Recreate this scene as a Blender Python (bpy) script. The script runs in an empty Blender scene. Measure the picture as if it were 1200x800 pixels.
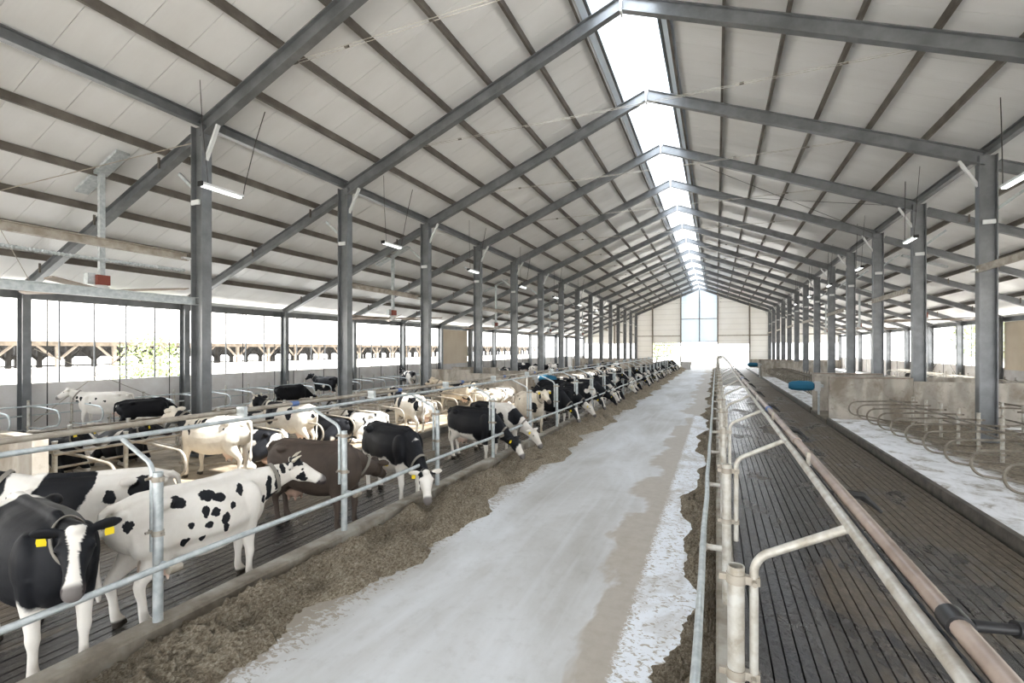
import bpy, bmesh, math, random
import numpy as np
from mathutils import Vector, Matrix
random.seed(7)
SC = bpy.context.scene

# ------------------------------------------------------------------ camera, sky, sun, exposure
CAM_H = 3.4
cam = bpy.data.cameras.new('camera'); cam_o = bpy.data.objects.new('camera', cam)
SC.collection.objects.link(cam_o)
cam.lens = 16.79; cam.sensor_width = 36.0; cam.shift_y = .0072
cam.clip_start = .05; cam.clip_end = 600
cam_o.location = (0, 0, CAM_H); cam_o.rotation_euler = (math.pi/2, 0, .404)
SC.camera = cam_o

wd = bpy.data.worlds.new('sky'); SC.world = wd; wd.use_nodes = True
bg = wd.node_tree.nodes['Background']
bg.inputs['Color'].default_value = (.92, .96, 1.0, 1)       # bright hazy sky
bg.inputs['Strength'].default_value = 1.0

sun = bpy.data.lights.new('sun', 'SUN'); sun_o = bpy.data.objects.new('sun', sun)
SC.collection.objects.link(sun_o)
sun.energy = 4.0; sun.angle = .012; sun.color = (1.0, .94, .85)
sun_o.location = (30, 10, 60)
sun_o.rotation_euler = Vector((.60, .08, 1.0)).to_track_quat('Z', 'Y').to_euler()

vs = SC.view_settings
vs.view_transform = 'Standard'; vs.look = 'None'; vs.gamma = 1.0; vs.use_curve_mapping = False
vs.exposure = 2.65
SC.cycles.max_bounces = 10; SC.cycles.diffuse_bounces = 6; SC.cycles.transparent_max_bounces = 16
# ------------------------------------------------------------------ helpers
COL = bpy.context.scene.collection

def V(*a):
    return Vector(a)

class MB:
    """collects vertices and faces for one mesh"""
    def __init__(self):
        self.v = []; self.f = []
    def box(self, c, s, rz=0.0, ry=0.0):
        M = Matrix.Translation(Vector(c)) @ Matrix.Rotation(rz, 4, 'Z') @ Matrix.Rotation(ry, 4, 'Y')
        b = len(self.v)
        for dx in (-.5, .5):
            for dy in (-.5, .5):
                for dz in (-.5, .5):
                    self.v.append(tuple(M @ Vector((dx*s[0], dy*s[1], dz*s[2]))))
        for q in ((0,1,3,2), (4,6,7,5), (0,4,5,1), (2,3,7,6), (0,2,6,4), (1,5,7,3)):
            self.f.append(tuple(b+i for i in q))
        return self
    def tube(self, pts, r, n=10, cap=True, closed=False):
        pts = [Vector(p) for p in pts]
        rr = r if isinstance(r, (list, tuple)) else [r]*len(pts)
        b = len(self.v); k = len(pts); prev = None
        for i, p in enumerate(pts):
            if closed:
                t = (pts[(i+1) % k]-pts[i-1])
            else:
                t = pts[min(i+1, k-1)]-pts[max(i-1, 0)]
            t.normalize()
            if prev is None:
                a = Vector((0,0,1)) if abs(t.z) < .9 else Vector((1,0,0))
                u = t.cross(a).normalized()
            else:
                u = (prev - t*prev.dot(t)).normalized()
            prev = u; w = t.cross(u)
            for j in range(n):
                an = 2*math.pi*j/n
                self.v.append(tuple(p + (u*math.cos(an)+w*math.sin(an))*rr[i]))
        for i in range(k if closed else k-1):
            i2 = (i+1) % k
            for j in range(n):
                j2 = (j+1) % n
                self.f.append((b+i*n+j, b+i*n+j2, b+i2*n+j2, b+i2*n+j))
        if cap and not closed:
            self.f.append(tuple(b+j for j in reversed(range(n))))
            self.f.append(tuple(b+(k-1)*n+j for j in range(n)))
        return self
    def prof(self, p0, p1, prof, up=(0,0,1)):
        """extrude a closed 2-D outline (side, up) from p0 to p1"""
        p0 = Vector(p0); p1 = Vector(p1); t = (p1-p0).normalized()
        s = t.cross(Vector(up)).normalized(); u = s.cross(t)
        b = len(self.v); n = len(prof)
        for p in (p0, p1):
            for (a, h) in prof:
                self.v.append(tuple(p + s*a + u*h))
        for j in range(n):
            j2 = (j+1) % n
            self.f.append((b+j, b+j2, b+n+j2, b+n+j))
        self.f.append(tuple(b+j for j in reversed(range(n))))
        self.f.append(tuple(b+n+j for j in range(n)))
        return self
    def mesh(self, name, smooth=False):
        m = bpy.data.meshes.new(name)
        m.from_pydata(self.v, [], self.f); m.update()
        bm = bmesh.new(); bm.from_mesh(m)
        bmesh.ops.recalc_face_normals(bm, faces=bm.faces)
        bm.to_mesh(m); bm.free()
        if smooth:
            try:
                m.shade_smooth()
                m.set_sharp_from_angle(angle=math.radians(40))
            except Exception:
                pass
        return m

def ibeam(w, h, tf=.03, tw=.022):
    """I outline, w across flanges (side), h high (up)"""
    a, b, c = w/2, h/2, tw/2
    return [(-a,-b),(a,-b),(a,-b+tf),(c,-b+tf),(c,b-tf),(a,b-tf),(a,b),(-a,b),(-a,b-tf),(-c,b-tf),(-c,-b+tf),(-a,-b+tf)]

def cbeam(w, h, t=.02):
    a, b = w/2, h/2
    return [(-a,-b),(a,-b),(a,-b+t),(-a+t,-b+t),(-a+t,b-t),(a,b-t),(a,b),(-a,b)]

def put(name, mesh, mat=None, parent=None, loc=(0,0,0), rz=0.0, scale=None):
    o = bpy.data.objects.new(name, mesh)
    COL.objects.link(o)
    if mat is not None and mesh is not None and not mesh.materials:
        mesh.materials.append(mat)
    o.location = loc
    o.rotation_euler = (0, 0, rz)
    if scale: o.scale = scale
    if parent: o.parent = parent
    return o

def root(name, label, cat, loc=(0,0,0), rz=0.0, group=None):
    return tag(put(name, None, None, None, loc, rz), label, cat, group)

def tag(o, label, cat, group=None):
    o['label'] = label; o['category'] = cat
    if group: o['group'] = group
    return o

def struct(o, label=None, cat=None):
    o['kind'] = 'structure'
    if label: o['label'] = label
    if cat: o['category'] = cat
    return o

ORD = ['first','second','third','fourth','fifth','sixth','seventh','eighth','ninth','tenth','eleventh','twelfth','thirteenth','fourteenth','fifteenth','sixteenth','seventeenth','eighteenth','nineteenth','twentieth']
TENS = {20:'twenty', 30:'thirty', 40:'forty', 50:'fifty', 60:'sixty', 70:'seventy'}
def nth(i):
    """0 -> first"""
    n = i+1
    if n <= 20: return ORD[n-1]
    t = n//10*10
    if n % 10 == 0: return {30:'thirtieth',40:'fortieth',50:'fiftieth',60:'sixtieth',70:'seventieth'}[n]
    return TENS[t]+'-'+ORD[n % 10-1]

# ------------------------------------------------------------------ materials
def newmat(name):
    m = bpy.data.materials.new(name); m.use_nodes = True
    nt = m.node_tree; b = nt.nodes['Principled BSDF']
    return m, nt, b

def noise(nt, scale, detail=4, rough=.55, vec=None, dist=0.0):
    n = nt.nodes.new('ShaderNodeTexNoise')
    n.inputs['Scale'].default_value = scale; n.inputs['Detail'].default_value = detail
    n.inputs['Roughness'].default_value = rough; n.inputs['Distortion'].default_value = dist
    if vec is not None: nt.links.new(vec, n.inputs['Vector'])
    return n

def ramp(nt, fac, stops, interp='LINEAR'):
    r = nt.nodes.new('ShaderNodeValToRGB'); r.color_ramp.interpolation = interp
    e = r.color_ramp.elements
    while len(e) < len(stops): e.new(.5)
    for i, (p, c) in enumerate(stops):
        e[i].position = p; e[i].color = (*c, 1) if len(c) == 3 else c
    nt.links.new(fac, r.inputs['Fac'])
    return r

def coords(nt, kind='Object', scale=None, loc=None):
    t = nt.nodes.new('ShaderNodeTexCoord'); out = t.outputs[kind]
    if scale or loc:
        mp = nt.nodes.new('ShaderNodeMapping')
        if scale: mp.inputs['Scale'].default_value = scale
        if loc: mp.inputs['Location'].default_value = loc
        nt.links.new(out, mp.inputs['Vector']); out = mp.outputs['Vector']
    return out

def worldpos(nt, scale=None):
    g = nt.nodes.new('ShaderNodeNewGeometry'); out = g.outputs['Position']
    if scale:
        mp = nt.nodes.new('ShaderNodeMapping'); mp.inputs['Scale'].default_value = scale
        nt.links.new(out, mp.inputs['Vector']); out = mp.outputs['Vector']
    return out

def bump(nt, b, h, strength=.3, dist=.02):
    n = nt.nodes.new('ShaderNodeBump'); n.inputs['Strength'].default_value = strength
    n.inputs['Distance'].default_value = dist
    nt.links.new(h, n.inputs['Height']); nt.links.new(n.outputs['Normal'], b.inputs['Normal'])

def mixc(nt, fac, a, b_, mode='MIX'):
    m = nt.nodes.new('ShaderNodeMix'); m.data_type = 'RGBA'; m.blend_type = mode
    for sock, val in ((m.inputs['Factor'], fac), (m.inputs['A'], a), (m.inputs['B'], b_)):
        pass
    fa = m.inputs[0]; ia = m.inputs[6]; ib = m.inputs[7]
    for s, v in ((fa, fac), (ia, a), (ib, b_)):
        if isinstance(v, (int, float)): s.default_value = v
        elif isinstance(v, tuple): s.default_value = (*v, 1) if len(v) == 3 else v
        else: nt.links.new(v, s)
    return m.outputs[2]

def mathn(nt, op, a, b_=None, clamp=False):
    m = nt.nodes.new('ShaderNodeMath'); m.operation = op; m.use_clamp = clamp
    for s, v in ((m.inputs[0], a), (m.inputs[1], b_)):
        if v is None: continue
        if isinstance(v, (int, float)): s.default_value = v
        else: nt.links.new(v, s)
    return m.outputs[0]

def speckled(name, c1, c2, scale=6, rough=.6, metal=0.0, wp=False, stretch=None, bstr=0.0, lo=.35, hi=.65, c3=None):
    """two-tone worn surface"""
    m, nt, b = newmat(name)
    vec = worldpos(nt, stretch) if wp else coords(nt, 'Object', stretch)
    n = noise(nt, scale, 6, .6, vec)
    stops = [(lo, c1), (hi, c2)] if c3 is None else [(lo, c1), ((lo+hi)/2, c3), (hi, c2)]
    r = ramp(nt, n.outputs['Fac'], stops)
    nt.links.new(r.outputs['Color'], b.inputs['Base Color'])
    b.inputs['Roughness'].default_value = rough; b.inputs['Metallic'].default_value = metal
    if bstr: bump(nt, b, n.outputs['Fac'], bstr)
    return m
# ------------------------------------------------------------------ the barn's materials
MAT = {}
def flat(key, c, r=.5, metal=0.0):
    m, nt, b = newmat(key); b.inputs['Base Color'].default_value = (*c, 1)
    b.inputs['Roughness'].default_value = r; b.inputs['Metallic'].default_value = metal
    MAT[key] = m; return m
flat('eye', (.008,.008,.008), .12); flat('yellow_tag', (.88,.66,.02)); flat('horn', (.55,.50,.40)); flat('collar', (.22,.20,.17), .8)
flat('black_plastic', (.02,.02,.022), .45); flat('hose', (.012,.012,.012), .6); flat('wire', (.05,.045,.04), .6)
flat('blue_bristle', (.02,.14,.24), .85); flat('blue_band', (.10,.16,.35), .5); flat('red_motor', (.22,.05,.03), .5); flat('pale_plate', (.62,.63,.62), .5)
MAT['steel'] = speckled('painted_steel', (.150,.157,.162), (.225,.232,.238), 1.6, .36, .45, True)
MAT['purlin'] = speckled('dusty_purlin', (.095,.082,.068), (.17,.152,.13), 1.2, .6, .25, True)
MAT['galv'] = speckled('galvanised_tube', (.42,.46,.47), (.62,.65,.65), 9, .42, .45, True)
MAT['stall_tube'] = speckled('muddy_tube', (.15,.125,.095), (.29,.26,.215), 4, .5, .3, True)
MAT['dull_galv'] = speckled('dusty_tube', (.27,.23,.18), (.44,.40,.34), 4, .55, .25, True)
MAT['cream_tube'] = speckled('cream_worn_tube', (.36,.32,.26), (.60,.59,.55), 7, .42, .3, True, c3=(.50,.475,.42))
MAT['brown_pipe'] = speckled('brown_plastic_pipe', (.23,.17,.14), (.40,.32,.27), 3.5, .35, 0, True)
MAT['tan_panel'] = speckled('tan_panel', (.74,.62,.47), (.82,.71,.56), .6, .7, 0, True)
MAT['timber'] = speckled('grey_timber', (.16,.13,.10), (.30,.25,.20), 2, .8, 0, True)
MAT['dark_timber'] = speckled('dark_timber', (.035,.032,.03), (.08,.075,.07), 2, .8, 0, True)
MAT['white_wash'] = speckled('white_wash', (.60,.58,.55), (.74,.73,.71), 1.5, .8, 0, True)
MAT['outside_ground'] = speckled('pale_yard', (.50,.49,.47), (.62,.61,.59), .4, .9, 0, True)
MAT['bark'] = flat('bark', (.10,.075,.05), .9)

def mk_leaf(key, c1, c2):
    m = speckled(key, c1, c2, 3, .6, 0, True); MAT[key] = m
    return m
mk_leaf('leaf', (.20,.27,.10), (.46,.52,.28))

# insulated roof sheets: off-white lacquered steel with faint rolled ribs
def mk_roof():
    m, nt, b = newmat('roof_lacquer')
    n = noise(nt, .35, 5, .6, worldpos(nt, (1, 2.5, 1)))
    r = ramp(nt, n.outputs['Fac'], [(.3, (.73,.725,.71)), (.7, (.81,.81,.80))])
    nt.links.new(r.outputs['Color'], b.inputs['Base Color'])
    b.inputs['Roughness'].default_value = .30
    w = nt.nodes.new('ShaderNodeTexWave'); w.wave_type = 'BANDS'; w.bands_direction = 'Y'
    w.inputs['Scale'].default_value = 3.2; w.inputs['Distortion'].default_value = 0
    nt.links.new(worldpos(nt), w.inputs['Vector'])
    bump(nt, b, w.outputs['Fac'], .08, .01)
    MAT['roof'] = m
mk_roof()

def mk_endwall():
    m, nt, b = newmat('gable_sheet')
    n = noise(nt, .5, 4, .6, worldpos(nt))
    r = ramp(nt, n.outputs['Fac'], [(.3, (.84,.825,.785)), (.7, (.90,.89,.865))])
    w = nt.nodes.new('ShaderNodeTexWave'); w.wave_type = 'BANDS'; w.bands_direction = 'Z'
    w.inputs['Scale'].default_value = .32; w.inputs['Distortion'].default_value = 0
    nt.links.new(worldpos(nt), w.inputs['Vector'])
    ln = ramp(nt, w.outputs['Fac'], [(.0, (.82,.82,.82)), (.05, (1,1,1))]).outputs['Color']
    nt.links.new(mixc(nt, 1.0, r.outputs['Color'], ln, 'MULTIPLY'), b.inputs['Base Color'])
    b.inputs['Roughness'].default_value = .6
    tl = nt.nodes.new('ShaderNodeBsdfTranslucent'); tl.inputs['Color'].default_value = (.95,.93,.89,1)
    mx = nt.nodes.new('ShaderNodeMixShader'); mx.inputs[0].default_value = .14
    nt.links.new(b.outputs[0], mx.inputs[1]); nt.links.new(tl.outputs[0], mx.inputs[2]); nt.links.new(mx.outputs[0], nt.nodes['Material Output'].inputs[0])
    MAT['gable'] = m
mk_endwall()

def mk_trans(key, col, tr):
    """translucent daylight sheet"""
    m, nt, b = newmat(key); out = nt.nodes['Material Output']
    b.inputs['Base Color'].default_value = (*col, 1); b.inputs['Roughness'].default_value = .3
    t = nt.nodes.new('ShaderNodeBsdfTranslucent'); t.inputs['Color'].default_value = (*col, 1)
    mx = nt.nodes.new('ShaderNodeMixShader'); mx.inputs[0].default_value = tr
    nt.links.new(b.outputs[0], mx.inputs[1]); nt.links.new(t.outputs[0], mx.inputs[2])
    nt.links.new(mx.outputs[0], out.inputs[0]); MAT[key] = m
mk_trans('daylight_sheet', (.80,.86,.92), .30)

def mk_pane():
    m, nt, b = newmat('ridge_glazing'); out = nt.nodes['Material Output']
    t = nt.nodes.new('ShaderNodeBsdfTransparent'); t.inputs['Color'].default_value = (.93,.96,1.0,1)
    d = nt.nodes.new('ShaderNodeBsdfTranslucent'); d.inputs['Color'].default_value = (.9,.93,.97,1)
    mx = nt.nodes.new('ShaderNodeMixShader'); mx.inputs[0].default_value = .15
    nt.links.new(t.outputs[0], mx.inputs[1]); nt.links.new(d.outputs[0], mx.inputs[2])
    nt.links.new(mx.outputs[0], out.inputs[0]); MAT['pane'] = m
mk_pane()

# feed table: swept concrete, limed strip and trodden dirt near the right-hand kerb
def mk_table():
    m, nt, b = newmat('swept_concrete')
    wp = worldpos(nt)
    sx = nt.nodes.new('ShaderNodeSeparateXYZ'); nt.links.new(wp, sx.inputs[0])
    n1 = noise(nt, .55, 6, .6, worldpos(nt, (1, .35, 1)), .4)
    n2 = noise(nt, 5, 6, .65, wp)
    n3 = noise(nt, 1.4, 6, .62, worldpos(nt, (1, .6, 1)), .6)
    n4 = noise(nt, 9, 5, .7, worldpos(nt, (1, 1.6, 1)), .8)
    n5 = noise(nt, .42, 5, .6, worldpos(nt, (1, .8, 1)), .5)
    base = ramp(nt, n1.outputs['Fac'], [(.32, (.40,.385,.355)), (.48, (.53,.525,.51)), (.66, (.68,.69,.70))]).outputs['Color']
    # long wheel scuffs
    sc = noise(nt, 6, 3, .5, worldpos(nt, (1, .03, 1)))
    base = mixc(nt, mathn(nt, 'MULTIPLY', ramp(nt, sc.outputs['Fac'], [(.50,(0,0,0)),(.68,(1,1,1))]).outputs['Color'], .30), base, (.66,.67,.68))
    base = mixc(nt, mathn(nt, 'MULTIPLY', ramp(nt, n2.outputs['Fac'], [(.52,(0,0,0)),(.75,(1,1,1))]).outputs['Color'], .25), base, (.30,.275,.24))
    # trodden brown band
    xw = mathn(nt, 'ADD', sx.outputs['X'], mathn(nt, 'MULTIPLY', mathn(nt, 'SUBTRACT', n5.outputs['Fac'], .5), 3.0))
    band = ramp(nt, mathn(nt, 'ADD', mathn(nt, 'MULTIPLY', xw, .25), .75), [(.345,(0,0,0)),(.385,(1,1,1)),(.90,(1,1,1)),(.95,(1,1,1))]).outputs['Color']
    base = mixc(nt, mathn(nt, 'MULTIPLY', band, .88), base, mixc(nt, n2.outputs['Fac'], (.30,.25,.19), (.50,.45,.38)))
    # crumbs of feed strewn beside the heap
    xe = mathn(nt, 'ADD', sx.outputs['X'], mathn(nt, 'MULTIPLY', mathn(nt, 'SUBTRACT', n4.outputs['Fac'], .5), 2.4))
    base = mixc(nt, mathn(nt, 'MULTIPLY', mathn(nt, 'LESS_THAN', xe, -4.55), .75), base, (.27,.22,.16))
    # lime wash
    xl = mathn(nt, 'ADD', sx.outputs['X'], mathn(nt, 'MULTIPLY', mathn(nt, 'SUBTRACT', n4.outputs['Fac'], .5), .75))
    lime = mathn(nt, 'MULTIPLY', mathn(nt, 'GREATER_THAN', xl, -1.02), mathn(nt, 'LESS_THAN', sx.outputs['Y'], 26.0))
    crumbs = ramp(nt, n4.outputs['Fac'], [(.55,(1,1,1)),(.58,(0,0,0))]).outputs['Color']
    crumbs2 = ramp(nt, n3.outputs['Fac'], [(.50,(1,1,1)),(.66,(.25,.25,.25))]).outputs['Color']
    base = mixc(nt, mathn(nt, 'MULTIPLY', lime, mathn(nt, 'MULTIPLY', crumbs, crumbs2)), base, (.80,.83,.87))
    nt.links.new(base, b.inputs['Base Color'])
    b.inputs['Roughness'].default_value = .55
    bump(nt, b, mathn(nt, 'ADD', n2.outputs['Fac'], n1.outputs['Fac']), .18, .02)
    MAT['table'] = m
mk_table()

# wet slatted concrete, smeared with muck where the animals walk most
def mk_slat():
    m, nt, b = newmat('wet_slat')
    wp = worldpos(nt); sx = nt.nodes.new('ShaderNodeSeparateXYZ'); nt.links.new(wp, sx.inputs[0])
    n = noise(nt, 1.1, 6, .65, worldpos(nt, (1, .45, 1)), .3); f = noise(nt, 12, 6, .7, worldpos(nt, (1, .4, 1)), .3)
    q = noise(nt, .8, 6, .62, worldpos(nt, (1, .5, 1)), .6)
    wet = ramp(nt, n.outputs['Fac'], [(.30, (.026,.027,.032)), (.55, (.055,.051,.049)), (.75, (.11,.10,.088))]).outputs['Color']
    muck = ramp(nt, f.outputs['Fac'], [(.34, (.062,.048,.034)), (.55, (.125,.100,.074)), (.72, (.25,.215,.17))]).outputs['Color']
    edge = mathn(nt, 'ADD', mathn(nt, 'MULTIPLY', mathn(nt, 'ABSOLUTE', mathn(nt, 'ADD', sx.outputs['X'], 2.8)), .16), mathn(nt, 'MULTIPLY', mathn(nt, 'SUBTRACT', q.outputs['Fac'], .5), 2.2))
    mk = ramp(nt, edge, [(.76, (0,0,0)), (.98, (1,1,1))]).outputs['Color']
    nt.links.new(mixc(nt, mk, wet, muck), b.inputs['Base Color'])
    r1 = ramp(nt, n.outputs['Fac'], [(.35, (.10,.10,.10)), (.7, (.36,.36,.36))]).outputs['Color']
    nt.links.new(mixc(nt, mk, r1, (.46,.46,.46)), b.inputs['Roughness'])
    bump(nt, b, mathn(nt, 'ADD', f.outputs['Fac'], mathn(nt, 'MULTIPLY', n.outputs['Fac'], 1.0)), .55, .035)
    MAT['slat'] = m
mk_slat()
MAT['pit'] = speckled('slurry_dark', (.012,.011,.010), (.03,.027,.022), 2, .35, 0, True)
MAT['muck'] = speckled('trodden_muck', (.10,.085,.065), (.24,.21,.165), .8, .5, 0, True, bstr=.4)
MAT['kerb'] = speckled('feed_kerb_concrete', (.19,.16,.125), (.40,.38,.335), 2.2, .7, 0, True, bstr=.45, c3=(.29,.26,.215))
MAT['kerb_dark'] = speckled('wet_kerb', (.05,.045,.038), (.13,.115,.095), 3, .5, 0, True, bstr=.5)

def mk_lime(key, mid):
    """white lime spread along the open ends of the beds, brown bedding towards the heads"""
    m, nt, b = newmat(key)
    wp = worldpos(nt); sx = nt.nodes.new('ShaderNodeSeparateXYZ'); nt.links.new(wp, sx.inputs[0])
    n = noise(nt, 1.5, 7, .70, worldpos(nt, (1.3, .8, 1)), .6); f = noise(nt, 11, 4, .6, wp)
    c = ramp(nt, n.outputs['Fac'], [(.42, (.86,.87,.89)), (.53, (.72,.725,.73)), (.61, (.42,.39,.35)), (.72, (.20,.175,.145))]).outputs['Color']
    if mid is not None:
        ax = mathn(nt, 'ABSOLUTE', mathn(nt, 'SUBTRACT', sx.outputs['X'], mid))
        e = mathn(nt, 'ADD', ax, mathn(nt, 'MULTIPLY', mathn(nt, 'SUBTRACT', n.outputs['Fac'], .5), 1.6))
        br = ramp(nt, f.outputs['Fac'], [(.35, (.10,.08,.055)), (.65, (.30,.25,.185))]).outputs['Color']
        c = mixc(nt, ramp(nt, mathn(nt, 'MULTIPLY', e, .25), [(.47, (1,1,1)), (.54, (0,0,0))]).outputs['Color'], c, br)
    nt.links.new(c, b.inputs['Base Color']); b.inputs['Roughness'].default_value = .85
    bump(nt, b, f.outputs['Fac'], .5, .03); MAT[key] = m
mk_lime('lime', None); mk_lime('lime_edge', 8.55)
MAT['bedding'] = speckled('straw_bedding', (.17,.13,.085), (.40,.33,.24), 1.8, .85, 0, True, bstr=.4)

# shuttered concrete with splashes and rubbed patches
def mk_conc():
    m, nt, b = newmat('stained_concrete')
    n = noise(nt, .9, 6, .62, worldpos(nt, (1.2, 1.2, .7)), .4); f = noise(nt, 5, 7, .7, worldpos(nt))
    p = noise(nt, 1.3, 1.5, .4, worldpos(nt, (1.1, 1.1, .25)))
    c = ramp(nt, p.outputs['Fac'], [(.40, (.36,.33,.285)), (.46, (.50,.46,.40)), (.56, (.54,.495,.43)), (.62, (.40,.365,.31))]).outputs['Color']
    c = mixc(nt, ramp(nt, n.outputs['Fac'], [(.46,(0,0,0)),(.66,(.85,.85,.85))]).outputs['Color'], c, (.215,.175,.13))
    c = mixc(nt, mathn(nt, 'MULTIPLY', ramp(nt, f.outputs['Fac'], [(.56,(0,0,0)),(.66,(1,1,1))]).outputs['Color'], .45), c, (.17,.14,.11))
    nt.links.new(c, b.inputs['Base Color']); b.inputs['Roughness'].default_value = .8
    bump(nt, b, f.outputs['Fac'], .25, .02); MAT['concrete'] = m
mk_conc()
MAT['pale_concrete'] = speckled('pale_concrete', (.66,.62,.59), (.78,.76,.74), 1.1, .8, 0, True, bstr=.15)

# chopped maize and grass feed
def mk_feed():
    m, nt, b = newmat('chopped_feed')
    n = noise(nt, 3, 8, .7, worldpos(nt)); f = noise(nt, 34, 6, .75, worldpos(nt, (1, .6, 1)), .6)
    c = ramp(nt, f.outputs['Fac'], [(.36, (.15,.115,.078)), (.50, (.36,.30,.22)), (.64, (.62,.55,.44))]).outputs['Color']
    c = mixc(nt, ramp(nt, n.outputs['Fac'], [(.35,(.40,.40,.40)),(.60,(0,0,0))]).outputs['Color'], c, (.12,.09,.058))
    nt.links.new(c, b.inputs['Base Color']); b.inputs['Roughness'].default_value = .95
    b.inputs['Specular IOR Level'].default_value = .1
    bump(nt, b, f.outputs['Fac'], 1.0, .09); MAT['feed'] = m
mk_feed()

def mk_lamp():
    m, nt, b = newmat('lit_tube'); b.inputs['Base Color'].default_value = (.9,.9,.9,1)
    b.inputs['Emission Color'].default_value = (.95,1,.97,1); b.inputs['Emission Strength'].default_value = .6
    MAT['lamp'] = m
mk_lamp()
# ------------------------------------------------------------------ layout (metres; camera above x=0, y=0; barn runs along +y)
RX = -2.80                      # ridge
HN, HO = 11.33, 21.75           # half widths: inner columns, outer columns
XL, XR = RX-HN, RX+HN           # -14.13, 8.53
OL, ORR = RX-HO, RX+HO          # -24.55, 18.95
Y0, S = 9.46, 6.0
FR = [Y0+S*k for k in range(-3, 15)]        # frames, last one is the far gable
YA, YB = FR[0], FR[-1]                      # -8.54 .. 93.46
SLOPE = .4015
def zr(x): return 14.45-SLOPE*abs(x-RX)     # rafter centre line
FEED_L, FEED_R = -5.92, .12                 # post lines on the feed kerbs
BED_L, BED_R = -10.2, 4.70                  # kerbs of the lying beds
ang = math.atan(SLOPE)

# floor
fl = MB().box(((OL+ORR)/2, (YA+YB)/2, -.16), (ORR-OL+.5, YB-YA+.4, .12)).mesh('floor')
floor = struct(put('floor', fl, MAT['pit']), 'barn floor with slatted alleys and swept concrete feed table', 'floor')
put('feed_table', MB().box(((FEED_L+FEED_R)/2, (YA+YB)/2, -.05), (FEED_R-FEED_L, YB-YA, .10)).mesh('feed_table'), MAT['table'], floor)
pitch = .145; SLW = .127
def slat_row(x0, x1, y0, y1):
    n = int((x1-x0)/pitch)
    me = MB().box((0, 0, -.05), (SLW, y1-y0, .10)).mesh('slat'); me.materials.append(MAT['slat'])
    for i in range(n):
        put('slat', me, None, floor, (x0+pitch*(i+.5), (y0+y1)/2, random.uniform(-.004, .002)))
slat_row(BED_L+.02, FEED_L-.16, YA, YB)
slat_row(FEED_R+.14, BED_R-.04, YA, 49.0)
put('alley_slab', MB().box(((FEED_R+.14+BED_R-.04)/2, (49.2+YB)/2, -.03), (BED_R-FEED_R-.18, YB-49.2, .08)).mesh('alley_slab'), MAT['muck'], floor)
for xa, xb in ((-22.0, -18.0), (12.4, 16.4)):
    put('alley_slab', MB().box(((xa+xb)/2, (YA+YB)/2, -.03), (xb-xa, YB-YA, .06)).mesh('alley_slab'), MAT['muck'], floor)
SECT = [(4.27, 26.0), (30.3, 61.5), (65.7, 92.0)]
for (ya, yb) in [(YA, -.3)]+SECT:
    for xa, xb, mt in ((BED_R+.10, 12.4, 'lime_edge'), (-18.0, BED_L-.10, 'bedding'), (OL, -22.0, 'lime'), (16.4, ORR, 'lime')):
        put('bed_platform', MB().box(((xa+xb)/2, (ya+yb)/2, .05), (xb-xa, yb-ya, .30)).mesh('bed_platform'), MAT[mt], floor)
    for xc in (BED_R+.05, BED_L-.05):
        put('bed_kerb', MB().box((xc, (ya+yb)/2, .06), (.12, yb-ya, .31)).mesh('bed_kerb'), MAT['kerb_dark'], floor)
for (ya, yb) in ((-.3, 4.06), (26.2, 30.1), (61.7, 65.5), (92.0, YB)):
    for xa, xb in ((BED_R, 12.4), (-18.0, BED_L), (OL, -22.0), (16.4, ORR)):
        put('crossing_slab', MB().box(((xa+xb)/2, (ya+yb)/2, .0), (xb-xa, yb-ya, .2)).mesh('crossing_slab'), MAT['muck'], floor)

# feed kerbs
def kerb(name, x0, x1, label):
    m = MB(); n = 160
    prof = [(x0, -.1), (x0, .25), (x0+.03, .27), (x1-.03, .27), (x1, .25), (x1, -.1)]
    for i in range(n+1):
        y = YA+(YB-YA)*i/n
        for x, z in prof: m.v.append((x+random.uniform(-.006,.006), y, z+(random.uniform(-.008,.006) if z > 0 else 0)))
    k = len(prof)
    for i in range(n):
        for j in range(k):
            j2 = (j+1) % k
            m.f.append((i*k+j, i*k+j2, (i+1)*k+j2, (i+1)*k+j))
    m.f.append(tuple(range(k))); m.f.append(tuple(n*k+j for j in range(k)))
    return struct(put(name, m.mesh(name), MAT['kerb']), label, 'kerb')
kerb('trim_1', FEED_L-.16, FEED_L+.14, 'low concrete feed kerb in front of the cows')
kerb('trim_2', FEED_R-.12, FEED_R+.12, 'low concrete feed kerb along the empty slatted alley')

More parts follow.
